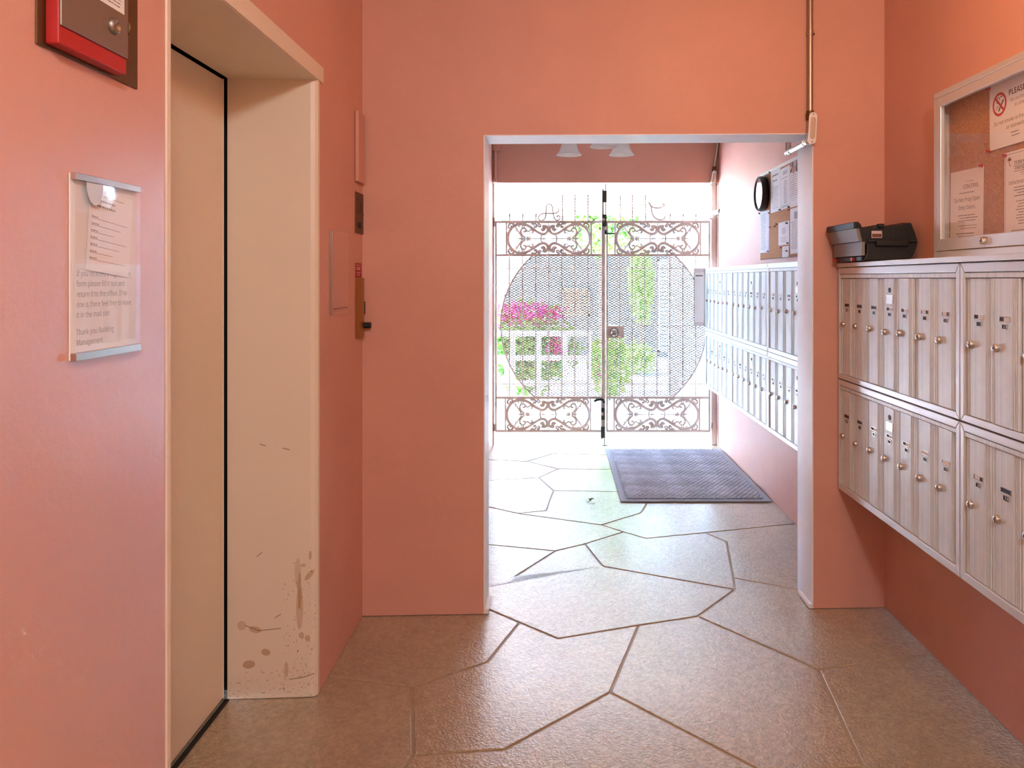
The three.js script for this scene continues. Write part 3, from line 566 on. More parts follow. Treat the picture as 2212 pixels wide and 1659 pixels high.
// ───────────────────────── things on the left wall ─────────────────────────
const LT = Math.PI / 2;
function holder(label, x0, x1, yTop, yBot, papers) { // letter-size clear holder
  const a = onSide(XL, x0, yTop), b = onSide(XL, x1, yTop), w = b.d - a.d, h = a.h - (onSide(XL, x0, yBot).h);
  const g = thing('sign_holder', label, 'sign', [XL + 0.0005, a.h - h, -a.d], LT);
  if (papers) mesh('back_sheet', rbox(0, w, 0, h, 0, 0.003, 0.001), M.paper, g);
  papers?.(g, w, h);
  const f = mesh('front_sheet', new THREE.PlaneGeometry(w, h), M.acrylic, g); f.position.set(w / 2, h / 2, 0.0115);
  return [g, w, h];
}
{
  const [g, w, h] = holder('clear acrylic sign holder with a printed notice and a slanting form, left of the lift', 147, 290, 373, 780, (g, w, h) => {
    const note = canvasMat(512, 760, (x, W2, H2) => {
      x.fillStyle = '#e7e6e6'; x.fillRect(0, 0, W2, H2);
      x.fillStyle = '#8c8a8d'; x.font = '34px sans-serif'; x.textAlign = 'left';
      ['If you received a registration', 'form please fill it out and', 'return it to the office. If no', 'one is there feel free to leave', 'it in the mail slot'].forEach((t, i) => x.fillText(t, 28, 420 + i * 46));
      x.fillText('Thank you Building', 28, 690 - 10); x.fillText('Management', 28, 726);
    });
    const n = mesh('notice', new THREE.BoxGeometry(w * 0.96, h * 0.93, 0.0006), note, g); n.position.set(w / 2, h / 2, 0.004);
    const form = canvasMat(384, 512, (x, W2, H2) => {
      x.fillStyle = '#efeff1'; x.fillRect(0, 0, W2, H2); x.fillStyle = '#8f8c90'; x.fillRect(40, 40, 260, 4);
      dashes(x, 40, 260, 70, 2, 34, 12, 'rgba(120,116,120,0.8)'); for (let i = 0; i < 7; i++) { x.fillStyle = 'rgba(120,110,112,0.85)'; x.fillRect(24, 190 + i * 42, 320 - (i % 3) * 60, 3); dashes(x, 24, 90, 178 + i * 42, 1, 5, 8, 'rgba(120,116,120,0.8)'); }
    });
    const f = mesh('form', new THREE.BoxGeometry(w * 0.66, h * 0.47, 0.0006), form, g); f.position.set(w * 0.55, h * 0.70, 0.006); f.rotation.z = -0.10;
  });
  mesh('clip_band', rbox(0, w, h - 0.011, h + 0.001, 0.003, 0.0135, 0.001), M.steel, g);
  mesh('clip_band', rbox(0, w, -0.001, 0.013, 0.003, 0.0135, 0.001), M.steel, g);
  const th = new THREE.Shape(); th.absellipse(0, 0, 0.024, 0.038, Math.PI, 2 * Math.PI); const tg = new THREE.ExtrudeGeometry(th, { depth: 0.001, bevelEnabled: false, curveSegments: 24 });
  const t = mesh('thumb_notch', tg, M.aluTrim, g); t.position.set(w * 0.27, h - 0.012, 0.0118);
}
{
  const [g, w, h] = holder('empty clear sign holder between the lift and the corner', 711, 746, 497, 681, null);
  mesh('edge_strip', rbox(-0.002, 0.006, 0, h, 0, 0.0135, 0.001), M.steel, g);
  mesh('bottom_fold', rbox(0, w, 0.02, 0.0235, 0.003, 0.011, 0.001), M.bronze, g);
}
{ // red cabinet with a steel door on a metal back plate
  const D0 = 1.206, g = thing('key_cabinet', 'red key cabinet with a brushed steel door on a metal plate', 'cabinet', [XL + 0.0005, 1.812, -D0], LT);
  mesh('back_plate', rbox(0, 0.292, 0, 0.36, 0, 0.003, 0.001), M.bronze, g);
  mesh('box', rbox(0.018, 0.212, 0.006, 0.34, 0.003, 0.026, 0.003), M.red, g);
  const d = mesh('steel_door', rbox(0.019, 0.211, 0.036, 0.335, 0.0262, 0.0295, 0.001), M.steelDull, g);
  const st = canvasMat(256, 256, (x, w, h) => { x.fillStyle = '#e9e6e0'; x.fillRect(0, 0, w, h); dashes(x, 20, 236, 30, 12, 18, 6); });
  const s = mesh('sticker', new THREE.PlaneGeometry(0.085, 0.09), st, d); s.position.set(0.155, 0.158, 0.0299);
  const kg = lathe([[0.0001, 0.004], [0.006, 0.004], [0.009, 0.007], [0.013, 0.007], [0.015, 0.002], [0.015, 0]], 24); kg.rotateX(Math.PI / 2);
  const k = mesh('lock', kg, M.steelDull, d); k.position.set(0.165, 0.082, 0.029);
  for (const y of [0.095, 0.165, 0.27]) { const r = new THREE.TorusGeometry(0.013, 0.0035, 10, 24); const m = mesh('hinge_ring', r, M.bronze, g); m.position.set(0.215, y, 0.017); m.rotation.y = Math.PI / 2; }
}
{
  const X = XL + 0.0005, W3 = (x0, x1, y0, y1) => { const a = onSide(XL, x0, y0), b = onSide(XL, x1, y0), c = onSide(XL, x0, y1); return { d: a.d, w: b.d - a.d, h: a.h - c.h, y: c.h }; };
  let r = W3(766, 780, 238, 391);
  const t1 = thing('wall_plate', 'tall pink painted cover plate standing proud of the wall near the corner', 'cover plate', [X, r.y, -r.d], LT);
  mesh('plate', rbox(0, r.w, 0, r.h, 0.001, 0.016, 0.003), M.wall, t1); mesh('gap', box(r.w, r.w + 0.028, 0.004, r.h - 0.004, 0, 0.004), M.black, t1);
  r = W3(766.5, 784, 413, 503);
  const t2 = thing('intercom_plate', 'worn bronze speaker plate with a small dark square window near the corner', 'intercom', [X, r.y, -r.d], LT);
  mesh('plate', rbox(0, r.w, 0, r.h, 0, 0.004, 0.002), M.bronze, t2); mesh('window', rbox(r.w * 0.3, r.w * 0.62, r.h * 0.14, r.h * 0.27, 0.004, 0.007, 0.001), M.black, t2);
  for (let i = 0; i < 8; i++) mesh('speaker_slot', box(r.w * 0.45, r.w * 0.78, r.h * (0.52 + i * 0.035), r.h * (0.52 + i * 0.035) + 0.0025, 0.0036, 0.0044), M.black, t2);
  for (const [u, v] of [[0.25, 0.83], [0.25, 0.52], [0.9, 0.5]]) { const s = new THREE.SphereGeometry(0.003, 10, 8); mesh('screw', s.translate(r.w * u, r.h * v, 0.004), M.black, t2); }
  r = W3(767, 780, 568, 599);
  const fire = canvasMat(128, 128, (x, w, h) => { x.fillStyle = '#a5201f'; x.fillRect(0, 0, w, h); x.fillStyle = '#eadbd2'; x.textAlign = 'center'; x.font = 'bold 18px sans-serif'; x.fillText('IN CASE OF', 64, 26); x.font = 'bold 40px sans-serif'; x.fillText('FIRE', 64, 64); x.font = 'bold 17px sans-serif'; x.fillText('USE STAIRS', 64, 92); x.fillText('TO EXIT', 64, 114); });
  const st = mesh('fire_sticker', new THREE.BoxGeometry(r.w, r.h, 0.001), fire); st.position.set(X + 0.0006, r.y + r.h / 2, -r.d - r.w / 2); st.rotation.y = LT; tag(st, 'small red fire sticker above the brass call plate', 'sticker');
  r = W3(767, 784.5, 601, 730);
  const t3 = thing('call_plate', 'tall brass lift call plate with a black button near the corner', 'call plate', [X, r.y, -r.d], LT);
  const pl = new THREE.CylinderGeometry(r.w, r.w, r.h, 24, 1, true, -0.5, 1.0); pl.translate(0, r.h / 2, -r.w * Math.cos(0.5) + 0.001);
  mesh('plate', pl.translate(r.w / 2, 0, 0), std({ color: 0xb08a55, metalness: 0.9, roughness: 0.38, side: THREE.DoubleSide }), t3);
  mesh('slot', rbox(r.w * 0.70, r.w * 0.76, r.h * 0.38, r.h * 0.6, 0.008, 0.017, 0.001), M.black, t3);
  const bt = cyl(0.013, 0.013, 0.032, 24); bt.rotateX(Math.PI / 2); mesh('button', bt.translate(r.w * 0.62, r.h * 0.19, 0.028), M.black, t3);
}

// ───────────────────────── gate ─────────────────────────
const GD = 6.67, gs = GD / F, gx = (x) => (x - CX) * gs, gy = (y) => EYE + (CY - y) * gs;
const gbar = (x0, x1, y0, y1, d = 0.02) => rbox(gx(x0), gx(x1), gy(y1), gy(y0), -GD - d / 2, -GD + d / 2, 0.002, 1);
const gp = (x, y, dz = 0) => V(gx(x), gy(y), -GD + dz);
{
  // half of a figure-of-eight scroll panel, in panel units (px), mirrored for the rest
  const loopHalf = [[15.5, 22], [14, 18.5], [10, 19], [9.5, 23], [13, 26.2], [7, 27.2], [2.4, 23.5], [2, 17], [6, 11.5], [13, 9.5], [21, 12.5], [32, 19.5], [44, 27.5], [57, 31], [70, 29], [80, 21], [86, 10], [87.5, 0]];
  const budGeo = new THREE.OctahedronGeometry(0.011).scale(1.5, 0.7, 0.5);
  function scrollPanel(leaf, cx, cy, sx, sy) {
    const g = new THREE.Group(); g.name = 'scroll_panel'; g.position.set(gx(cx), gy(cy), -GD); leaf.add(g);
    const U = (x, y, z = 0) => V(x * gs * sx, y * gs * sy, z);
    for (const mx of [-1, 1]) {
      const pts = [...loopHalf.map(([x, y]) => U(mx * x, y)), ...[...loopHalf].reverse().slice(1).map(([x, y]) => U(mx * x, -y))];
      mesh('loop', tube(pts, 0.0145, 120, 8), M.gate, g);
      mesh('spear', [rod(U(mx * 4, 0), U(mx * 66, 0), 0.0055, 6), at(new THREE.OctahedronGeometry(0.013).scale(1.5, 0.8, 0.5), mx * 11 * gs, 0, 0), at(new THREE.OctahedronGeometry(0.02).scale(1.6, 0.75, 0.4), mx * 58 * gs, 0, 0), at(new THREE.OctahedronGeometry(0.017).scale(0.9, 1.5, 0.4), mx * 46 * gs, 0, 0), at(new THREE.OctahedronGeometry(0.017).scale(0.7, 2, 0.4).rotateZ(0.6), mx * 43 * gs, 0, 0), at(new THREE.OctahedronGeometry(0.017).scale(0.7, 2, 0.4).rotateZ(-0.6), mx * 43 * gs, 0, 0)], M.gate, g);
      mesh('neck_bar', tube([U(mx * 14, 9.5), U(mx * 16.5, 4), U(mx * 16.5, -4), U(mx * 14, -9.5)], 0.0085, 14, 6), M.gate, g);
      for (const my of [-1, 1]) {
        const T = (list, r, n = 26) => tube(list.map(([x, y]) => U(mx * x, my * y)), r, n, 6);
        mesh('scroll', T([[50, 2], [56, 7], [60, 14], [58, 21], [52, 22.5], [48.5, 18.5], [51, 14.5], [54, 16.5]], 0.0098), M.gate, g);
        mesh('scroll', T([[49, 19], [44, 15.5], [39, 18.5], [34.5, 17.5], [34, 13], [37, 12]], 0.0088), M.gate, g);
        for (const [q, [x, y]] of [[63, 26], [70, 17], [40, 11.5], [33, 30], [22, 29.5], [77, 30], [53, 26]].entries()) { const m = mesh('leaf_bud', budGeo, M.gate, g); m.position.copy(U(mx * x, my * y)); m.rotation.z = q * 0.9; }
        mesh('brace', T([[57, 3], [63, 12], [71, 24]], 0.0078, 8), M.gate, g);
        mesh('tie', T([[57, 21], [57, 31]], 0.006, 4), M.gate, g);
        mesh('corner_scroll', T([[74, 31], [80, 33], [85, 30], [86, 24.5], [82, 22.5], [79.5, 25.5], [81.5, 28]], 0.0098), M.gate, g);
        mesh('corner_scroll', T([[38, 32], [31, 32.5], [26, 29], [26.5, 24.5], [30, 25], [30, 28]], 0.0098), M.gate, g);
        mesh('corner_scroll', T([[24, 33], [19, 31], [17, 27], [20, 25.5], [23, 28]], 0.0088), M.gate, g);
      }
    }
    for (const my of [-1, 1]) mesh('tie', rod(U(0, my * 15), U(0, my * 34), 0.0055, 6), M.gate, g);
    return g;
  }
  // expanded metal, cut to the half disc of the leaf
  const EXC = 1304, EYC = 703, RX = 222, RY = 208.5;
  function expanded(x0, x1, y0, y1, skip) {
    const L = 9.55, S = 5.42, pos = [], idx = [], hw = 0.0035, th = 0.0016;
    const inside = (x, y) => ((x - EXC) / RX) ** 2 + ((y - EYC) / RY) ** 2 < 1 && x > x0 && x < x1 && y > y0 && y < y1 && !(skip && x > skip[0] && x < skip[1] && y > skip[2] && y < skip[3]);
    let rowN = 0;
    for (let y = y0; y < y1; y += S / 2, rowN++) for (let i = 0, x = x0 - L / 2; x < x1; x += L / 2, i++) {
      const up = (i + rowN) % 2, ya = y + (up ? 0 : S / 2), yb = y + (up ? S / 2 : 0), xa = x, xb = x + L / 2;
      if (!inside((xa + xb) / 2, (ya + yb) / 2)) continue;
      const a = gp(xa, ya), b = gp(xb, yb), n = V(-(b.y - a.y), b.x - a.x, 0).normalize().multiplyScalar(hw), k = pos.length / 3;
      for (const p of [a, b]) for (const [s, z] of [[1, th], [1, -th], [-1, -th], [-1, th]]) pos.push(p.x + n.x * s, p.y + n.y * s, p.z + z - 0.004);
      for (let q = 0; q < 4; q++) { const r = (q + 1) % 4; idx.push(k + q, k + r, k + 4 + q, k + r, k + 4 + r, k + 4 + q); }
    }
    const g = new THREE.BufferGeometry(); g.setAttribute('position', new THREE.BufferAttribute(new Float32Array(pos), 3)); g.setIndex(idx);
    const n = g.toNonIndexed(); n.computeVertexNormals(); return metric(n);
  }
  const arcTube = (side, y0, y1) => { const pts = []; for (let i = 0; i <= 30; i++) { const y = y0 + (y1 - y0) * i / 30, x = EXC + side * RX * Math.sqrt(1 - ((y - EYC) / RY) ** 2); pts.push(gp(x, y, 0.002)); } return tube(pts, 0.0085, 60, 6); };
  function leafGate(label, side) {
    const g = new THREE.Group(); g.name = numbered('gate_leaf'); tag(g, label, 'gate', 'leaves of the entry gate'); scene.add(g);
    const Lf = side < 0, xo = Lf ? [1069, 1073.5] : [1529.5, 1534], xi = Lf ? [1299, 1307] : [1309.5, 1313], x0 = Lf ? xo[0] : xi[0], x1 = Lf ? xi[1] : xo[1];
    mesh('stile', gbar(...xo, 477, 932, 0.03), M.gate, g); mesh('stile', gbar(...xi, 477, 932, 0.034), M.gate, g);
    for (const [a, b] of [[477, 482.3], [548.6, 553.8], [856.2, 861.4], [928, 933]]) mesh('rail', gbar(x0 + 1, x1 - 1, a, b, 0.026), M.gate, g);
    const ps = Lf ? [[1092.3, 1095.7], [1275, 1279]] : [[1326.5, 1330], [1511, 1514.6]], pl = Lf ? [[1090, 1093.5], [1274, 1277]] : [[1324.5, 1328], [1509, 1512.6]];
    for (const [a, b] of ps) mesh('panel_stile', gbar(a, b, 481, 550, 0.018), M.gate, g);
    for (const [a, b] of pl) mesh('panel_stile', gbar(a, b, 860, 930, 0.018), M.gate, g);
    for (const y of [580, 704, 830]) mesh('rod', rod(gp(x0 + 3, y, -0.012), gp(x1 - 3, y, -0.012), 0.0048, 6), M.gate, g);
    const bars = Lf ? [1100.3, 1128.7, 1157, 1185.3, 1213.5, 1241.6, 1269.7] : [1338.5, 1365.5, 1392, 1419, 1447, 1475, 1502.5];
    for (const x of bars) mesh('upright_bar', rod(gp(x, 551, -0.01), gp(x, 859, -0.01), 0.0066, 6), M.gate, g);
    const sg = mesh('expanded_metal', expanded(x0 + 3, x1 - 3, 553.5, 856.5, Lf ? null : [1308, 1348, 703, 731]), M.gate, g); sg.userData.kind = 'stuff';
    mesh('disc_rim', arcTube(side, 552, 858), M.gate, g);
    scrollPanel(g, (ps[0][1] + ps[1][0]) / 2, 515.5, (ps[1][0] - ps[0][1]) / 2 / 89, 1);
    scrollPanel(g, (pl[0][1] + pl[1][0]) / 2, 895, (pl[1][0] - pl[0][1]) / 2 / 89, 1);
    // cresting: short finials, tall twisted bars, a curled ornament
    for (const x of Lf ? [1101, 1129.3, 1157.6] : [1447.7, 1475.5, 1503]) mesh('finial', [rod(gp(x, 478), gp(x, 468), 0.0052, 8), at(new RoundedBoxGeometry(0.017, 0.014, 0.017, 1, 0.003), gx(x), gy(466.5), -GD), at(cyl(0.011, 0.007, 0.014, 8), gx(x), gy(463.5), -GD)], M.gate, g);
    for (const x of Lf ? [1215, 1242, 1270] : [1339.5, 1366, 1394]) {
      const t = new THREE.BoxGeometry(0.013, gy(421) - gy(478), 0.013, 1, 60, 1), p = t.attributes.position;
      for (let i = 0; i < p.count; i++) { const a = p.getY(i) * 60, X = p.getX(i), Z = p.getZ(i); p.setX(i, X * Math.cos(a) - Z * Math.sin(a)); p.setZ(i, X * Math.sin(a) + Z * Math.cos(a)); }
      t.computeVertexNormals(); mesh('twisted_bar', t.translate(gx(x), (gy(421) + gy(478)) / 2, -GD), M.gate, g);
    }
    if (Lf) {
      mesh('curl_ornament', tube([[1192, 451], [1205, 451], [1207, 455], [1203, 459.5], [1195, 461], [1184, 461], [1174, 461], [1166, 465], [1163, 470], [1165, 475], [1170, 477], [1176, 473], [1178.5, 466], [1179.5, 456], [1180.5, 445], [1186, 440], [1191.5, 444], [1194, 455], [1196, 466], [1199, 474], [1204, 476], [1208.5, 473], [1208.5, 467], [1204.5, 466], [1203, 470]].slice(1).map(([x, y]) => gp(x, y)), 0.0075, 140, 7), M.gate, g);
    } else {
      mesh('curl_ornament', [tube([[1401, 436], [1407, 445], [1415, 449], [1424, 449.5], [1431, 447], [1435.5, 443], [1433, 440.5], [1430.5, 443.5]].map(([x, y]) => gp(x, y)), 0.007, 60, 7), tube([[1401, 436], [1406, 447], [1408.5, 460], [1413, 469], [1421, 474], [1430, 474.5], [1436, 470], [1435, 466]].map(([x, y]) => gp(x, y)), 0.008, 60, 7)], M.gate, g);
      mesh('lock_plate', gbar(1309, 1347.6, 704, 729.7, 0.05), M.gate, g);
      const k = lathe([[0.0001, 0.05], [0.018, 0.05], [0.022, 0.046], [0.026, 0.036], [0.03, 0.03], [0.034, 0.02], [0.035, 0.004], [0.035, 0]], 32); k.rotateX(Math.PI / 2);
      const kn = mesh('lock_cylinder', k, M.steelDull, g); kn.position.set(gx(1326.4), gy(717.7), -GD + 0.025);
      const kr = new THREE.TorusGeometry(0.033, 0.005, 8, 32); const kq = mesh('ring', kr, M.black, kn); kq.position.z = 0.012;
      mesh('hinge_arm', [gbar(1531, 1566, 471, 475.5, 0.014).translate(0, 0, 0.035)], M.gate, g);
    }
    return g;
  }
  leafGate('left leaf of the painted iron gate with a looped script ornament on top', -1);
  leafGate('right leaf of the painted iron gate carrying the square lock plate', 1);
  const bolt = (label, top) => {
    const b = thing('cane_bolt', label, 'bolt', [0, 0, 0]);
    const D = 0.03, cb = (x0, x1, y0, y1, d0 = 0.0185, d1 = 0.045) => rbox(gx(x0), gx(x1), gy(y1), gy(y0), -GD + d0, -GD + d1, 0.003, 1);
    if (top) {
      mesh('rod', rod(gp(1308, 397.5, D), gp(1308, 505, D), 0.0052, 8), M.steelDull, b);
      mesh('guide', cb(1300, 1309.8, 413, 438), M.greenBolt, b); mesh('bracket', cb(1299.5, 1304.5, 408.5, 488, 0.018, 0.024), M.gate, b);
      mesh('guide', cb(1299.6, 1309.6, 464, 490), M.greenBolt, b);
      const k = cyl(0.014, 0.014, 0.012, 20); k.rotateX(Math.PI / 2); mesh('lock_cylinder', k.translate(gx(1303.2), gy(475.5), -GD + 0.05), M.steel, b);
      mesh('handle', [cb(1304.5, 1310, 497.5, 506.5), cb(1308, 1326.5, 503.5, 506.5)], M.black, b);
      mesh('chain', tube([gp(1276, 480, 0.025), gp(1283, 483, 0.028), gp(1290, 479, 0.028), gp(1299, 476.5, 0.03)], 0.004, 20, 6), M.steelDull, b);
    } else {
      mesh('rod', rod(gp(1305, 862, D), V(gx(1305), 0.004, -GD + D), 0.0052, 8), M.steelDull, b);
      mesh('handle', [tube([gp(1283, 865.5, D), gp(1290, 862.5, D), gp(1301, 862.5, D), gp(1305, 869, D)], 0.011, 20, 8)], M.black, b);
      mesh('guide', cb(1297.5, 1306.5, 880, 905), M.greenBolt, b); mesh('guide', cb(1297.2, 1306.5, 920, 944.5), M.greenBolt, b);
      mesh('bracket', cb(1297.5, 1301.5, 862, 948, 0.018, 0.024), M.gate, b);
      const k = cyl(0.014, 0.014, 0.012, 20); k.rotateX(Math.PI / 2); mesh('lock_cylinder', k.translate(gx(1300.2), gy(892.5), -GD + 0.05), M.steel, b);
      mesh('floor_cup', at(cyl(0.03, 0.034, 0.005, 24), gx(1305), 0.0025, -GD + D), M.steelDull, b);
    }
  };
  bolt('upper cane bolt with dark green guides at the meeting of the gate leaves', true);
  bolt('lower cane bolt with a black hook handle reaching down to the floor', false);
  const post = (label, x0, x1, zt) => { const p = thing('gate_post', label, 'post', [0, 0, 0]); mesh('tube', rbox(gx(x0), gx(x1), 0.0005, 2.272, -GD - 0.02, -GD + 0.025, 0.003), M.gate, p); return p; };
  const pl = post('slim gate post against the left entry wall', 1062.5, 1068, 0);
  mesh('hinge', rod(gp(1067.5, 470, 0.02), gp(1067.5, 490, 0.02), 0.009, 10), M.steelDull, pl);
  mesh('hinge', rod(gp(1067.5, 915, 0.02), gp(1067.5, 930, 0.02), 0.009, 10), M.steelDull, pl);
  const pr = post('wider gate post against the pier behind the entry mailboxes', 1536, 1547.5, 0);
  mesh('hinge', rod(gp(1536, 912, 0.03), gp(1536, 924, 0.03), 0.007, 10), M.steelDull, pr);
  const cz = thing('gate_closer', 'small gate closer with a brown toothed knob on the right post', 'closer', [0, 0, 0]);
  mesh('arm', rod(gp(1536, 463, 0.05), gp(1549, 459, 0.09), 0.022, 16), M.white, cz);
  mesh('knob', (() => { const r = []; for (let i = 0; i < 8; i++) { const a = i * Math.PI / 4; r.push(at(new RoundedBoxGeometry(0.018, 0.018, 0.03, 1, 0.004), Math.cos(a) * 0.03, Math.sin(a) * 0.03, 0)); } const c = cyl(0.03, 0.03, 0.03, 24); c.rotateX(Math.PI / 2); r.push(c); return merge(r).translate(gx(1555.5), gy(455.5), -GD + 0.11); })(), M.bronze, cz);
  mesh('bracket', rbox(gx(1548), gx(1564), gy(474), gy(463), -GD + 0.07, -GD + 0.10, 0.003), M.steelDull, cz);
}

// ───────────────────────── door mat ─────────────────────────
{
  const x0 = 0.43, x1 = 1.405, z0 = -6.45, z1 = -4.93, t = thing('door_mat', 'grey quilted rubber door mat with a flat border on the entry floor', 'mat', [x0, 0.001, z1]);
  const w = x1 - x0, l = z1 - z0, bd = 0.045;
  mesh('base', rbox(0, w, 0, 0.007, -l, 0, 0.003), M.matEdge, t);
  const nx = 260, nz = 410, g = new THREE.PlaneGeometry(w - 2 * bd, l - 2 * bd, nx, nz); g.rotateX(-Math.PI / 2); g.translate(w / 2, 0, -l / 2);
  const p = g.attributes.position, pitch = 0.036;
  for (let i = 0; i < p.count; i++) { const a = (p.getX(i) + p.getZ(i) * 0.62) / pitch, b = (p.getX(i) - p.getZ(i) * 0.62) / pitch, fa = Math.abs(a - Math.round(a)) * 2, fb = Math.abs(b - Math.round(b)) * 2; p.setY(i, 0.0072 + 0.008 * Math.min(1, Math.min(fa, fb) * 2.2) + rr(0, 0.0006)); }
  g.computeVertexNormals(); mesh('quilted_pad', metric(g), M.mat, t);
}
{ // a curled dry leaf on the flagstones
  const [X, D] = floorAt(1277, 1083), t = thing('dry_leaf', 'small curled green-brown leaf lying on the entry floor', 'leaf', [X, 0.002, -D], 0.4);
  const blade = (len, wd, curl) => { const g = new THREE.PlaneGeometry(len, wd, 8, 4), p = g.attributes.position; g.rotateX(-Math.PI / 2); for (let i = 0; i < p.count; i++) { const u = p.getX(i) / len + 0.5; p.setZ(i, p.getZ(i) * Math.sin(Math.PI * Math.min(0.98, u + 0.05))); p.setY(i, curl * Math.sin(u * Math.PI) + p.getZ(i) ** 2 * 12); } g.computeVertexNormals(); return g; };
  const dm = std({ color: 0x4d4a28, roughness: 0.8, side: THREE.DoubleSide });
  mesh('blade', blade(0.055, 0.03, 0.014).translate(0.012, 0, 0), dm, t);
  mesh('blade', blade(0.04, 0.02, 0.012).rotateY(2.0).translate(-0.01, 0, -0.014), std({ color: 0x66743a, roughness: 0.8, side: THREE.DoubleSide }), t);
  mesh('stalk', tube([V(0, 0.006, 0), V(-0.015, 0.005, 0.008), V(-0.034, 0.001, 0.014)], 0.0016, 12, 6), dm, t);
}

// ───────────────────────── outdoors ─────────────────────────
struct('ground', box(-14, 12, -0.25, -0.004, -34, -6.82), M.court, 'pale paved court beyond the gate');
struct('wall_court_right', box(1.40, 1.7, 0, 3.6, -9.4, -6.81), M.stone, 'pale side wall of the court');
struct('wall_court_beam', box(-0.66, 1.70, 2.25, 3.0, -9.70, -9.45), M.wall, 'pale pink beam across the court');
struct('ceiling_porch', box(-2.1, 1.7, 3.0, 3.15, -9.8, -6.81), M.white, 'white porch ceiling between gate and court beam');
struct('wall_court_pier', [box(-0.95, -0.66, 0, 3.0, -9.70, -9.45)], M.white, 'white pier carrying the court beam');
{ // pierced block screen
  const s = thing('block_screen', 'low white pierced block wall with greenery showing through', 'wall', [0, 0, 0]);
  const D = 8.67, q = (x, y) => px(x, y, D), pitch = 56.5 * D / F, rows = [[-0.002, 0.253], [0.258, 0.54], [0.545, 0.815]];
  const xs = -1.06, t = 0.024;
  const open = (w, h) => extrude([[0, 0], [w, 0], [w, h], [0, h]], 0.09, 0, [[[t, t], [t, h - t], [w - t, h - t], [w - t, t]]]);
  for (let c = 0; c < 5; c++) rows.forEach(([y0, y1], r) => {
    const w = pitch - 0.004, h = y1 - y0, special = c === 1 && r === 1;
    let g;
    if (special) { const hole = []; for (let i = 0; i < 24; i++) { const a = -i / 24 * 2 * Math.PI; hole.push([w / 2 + 0.055 * Math.cos(a), h / 2 + 0.085 * Math.sin(a)]); } g = extrude([[0, 0], [w, 0], [w, h], [0, h]], 0.09, 0, [hole]); }
    else g = open(w, h);
    const m = mesh('block', metric(g), M.block, s); m.position.set(xs + c * pitch, y0, -D - 0.09);
  });
  mesh('cap', rbox(xs - 0.01, xs + 5 * pitch + 0.01, 0.818, 0.85, -D - 0.1, -D + 0.01, 0.004), M.block, s);
}
function leaves(cx, cy, cz, rx, ry, rz, n, size, fill = 0.35) {
  const pos = [];
  for (let i = 0; i < n; i++) {
    const u = rr(-1, 1), a = rr(0, 6.283), s = Math.sqrt(1 - u * u), r = Math.pow(rr(fill, 1), 0.6), c = V(cx + rx * r * s * Math.cos(a), cy + ry * r * u, cz + rz * r * s * Math.sin(a));
    const d = V(rr(-1, 1), rr(-0.7, 0.9), rr(-1, 1)).normalize(), e = V(rr(-1, 1), rr(-1, 1), rr(-1, 1)).cross(d).normalize(), l = size * rr(0.7, 1.3), w = l * 0.32;
    const tip = c.clone().addScaledVector(d, l), mid = c.clone().addScaledVector(d, l * 0.45), A = mid.clone().addScaledVector(e, w), B = mid.clone().addScaledVector(e, -w);
    for (const p of [c, A, tip, c, tip, B]) pos.push(p.x, p.y, p.z);
  }
  const g = new THREE.BufferGeometry(); g.setAttribute('position', new THREE.BufferAttribute(new Float32Array(pos), 3)); g.computeVertexNormals(); return metric(g);
}
function plant(name, label, category, base, parts, stem) {
  const t = thing(name, label, category, base);
  for (const [nm, mat, ...a] of parts) { const m = mesh(nm, leaves(...a), mat, t); m.userData.kind = 'stuff'; }
  for (const [a, b, r] of stem) mesh('stem', rod(V(...a), V(...b), r, 8), M.bark, t);
}
plant('bougainvillea', 'bougainvillea with magenta blossom behind the pierced block wall', 'shrub', [-0.35, 0, -9.05], [
  ['foliage', M.leaf, 0, 0.62, 0, 0.66, 0.55, 0.22, 2600, 0.09, 0.1], ['blossom', M.bract, 0.02, 1.02, 0.02, 0.5, 0.16, 0.2, 800, 0.06, 0.2], ['blossom', M.bract, 0.40, 0.62, 0.16, 0.12, 0.16, 0.08, 160, 0.06, 0.2]],
  [[[-0.2, 0, 0], [-0.25, 0.8, 0], 0.015], [[0.15, 0, 0], [0.2, 0.9, 0], 0.015], [[0, 0, 0], [0.02, 0.9, 0], 0.018]]);
plant('shrub', 'leafy shrub at the end of the pierced block wall', 'shrub', [0.66, 0, -9.1], [['foliage', M.leafLight, 0, 0.42, 0, 0.26, 0.42, 0.22, 900, 0.09, 0.1], ['blossom', M.bract, -0.05, 0.5, 0.1, 0.2, 0.3, 0.15, 40, 0.05, 0.2]], [[[0, 0, 0], [0, 0.5, 0], 0.014]]);
plant('shrub', 'low bright green shrub in front of the white house', 'shrub', [1.25, 0, -11.6], [['foliage', M.leafLight, 0, 0.22, 0, 0.28, 0.24, 0.25, 800, 0.09, 0.1]], [[[0, 0, 0], [0, 0.3, 0], 0.012]]);
plant('shrub', 'slender climbing shrub against the white house', 'shrub', [1.55, 0, -13.6], [['foliage', M.leafLight, 0, 1.35, 0, 0.2, 0.75, 0.15, 1500, 0.11, 0.1]], [[[0, 0, 0], [0, 1.5, 0], 0.02]]);
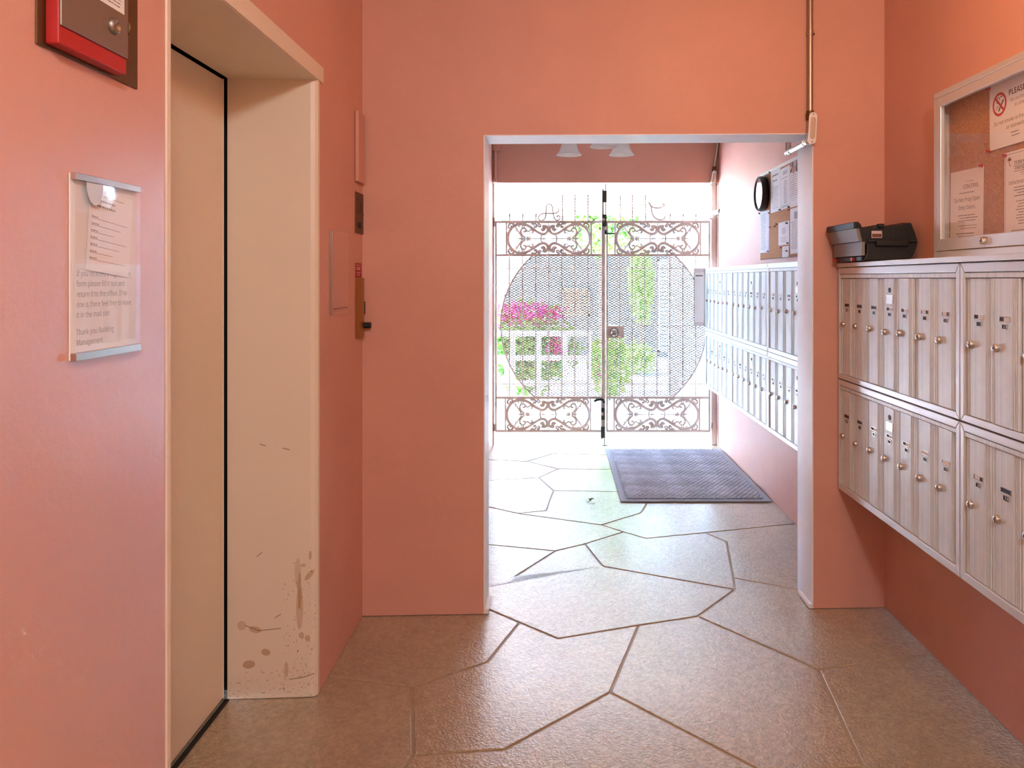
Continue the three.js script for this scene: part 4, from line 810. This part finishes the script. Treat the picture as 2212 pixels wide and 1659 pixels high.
plant('tree', 'young green tree behind the court beam', 'tree', [0.75, 0, -12.2], [['foliage', M.leaf, 0, 2.35, 0, 0.55, 0.5, 0.5, 2400, 0.13, 0.1], ['foliage', M.leafLight, 0.05, 2.35, 0.1, 0.55, 0.5, 0.5, 1200, 0.12, 0.1]], [[[0, 0, 0], [0, 1.9, 0], 0.04], [[0, 1.6, 0], [0.3, 2.3, 0.1], 0.02], [[0, 1.6, 0], [-0.3, 2.3, -0.1], 0.02]]);
{ // white house across the court
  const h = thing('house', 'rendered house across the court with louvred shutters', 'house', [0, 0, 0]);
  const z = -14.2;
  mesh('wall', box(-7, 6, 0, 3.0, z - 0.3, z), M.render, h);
  mesh('eave', rbox(-7.2, 6.2, 2.92, 3.12, z - 0.5, z + 0.45, 0.02), M.white, h);
  const rf = extrude([[-7.3, 3.12], [6.3, 3.12], [4.6, 4.3], [-5.6, 4.3]], 3); mesh('roof', metric(rf.translate(0, 0, z - 3.2)), M.court, h);
  const shutter = (xa, xb, ya, yb, mat) => {
    const a = px(xa, ya, -z), b = px(xb, yb, -z), w = b.x - a.x, hh = a.y - b.y;
    const s = mesh('shutter', [box(a.x, a.x + 0.04, b.y, a.y, z, z + 0.05), box(b.x - 0.04, b.x, b.y, a.y, z, z + 0.05), box(a.x, b.x, a.y - 0.04, a.y, z, z + 0.05), box(a.x, b.x, b.y, b.y + 0.04, z, z + 0.05)], mat, h);
    const n = Math.round(hh / 0.075), sl = new THREE.BoxGeometry(w - 0.06, 0.06, 0.008); sl.rotateX(0.6);
    for (let i = 0; i < n; i++) { const m = mesh('slat', sl, mat, s); m.position.set((a.x + b.x) / 2, b.y + 0.04 + (i + 0.5) * (hh - 0.08) / n, z + 0.025); }
  };
  shutter(1060, 1094, 480, 640, M.white); shutter(1213, 1274, 622, 682, M.brown); shutter(1420, 1462, 560, 760, M.white);
}
for (const [px0, pz0, s, l] of [[-4.5, -21.5, 1.5, 'broad green tree behind the left end of the house'], [2.6, -21.5, 1.6, 'broad green tree behind the right end of the house']])
  plant('tree', l, 'tree', [px0, 0, pz0], [['foliage', M.leaf, 0, 4.6, 0, 2.0 * s, 1.3 * s, 1.4, 5000, 0.3, 0.1]], [[[0, 0, 0], [0, 4.4, 0], 0.14]]);

scene.traverse((o) => { if (o.isMesh) { o.castShadow = true; o.receiveShadow = true; } });
renderer.render(scene, camera);
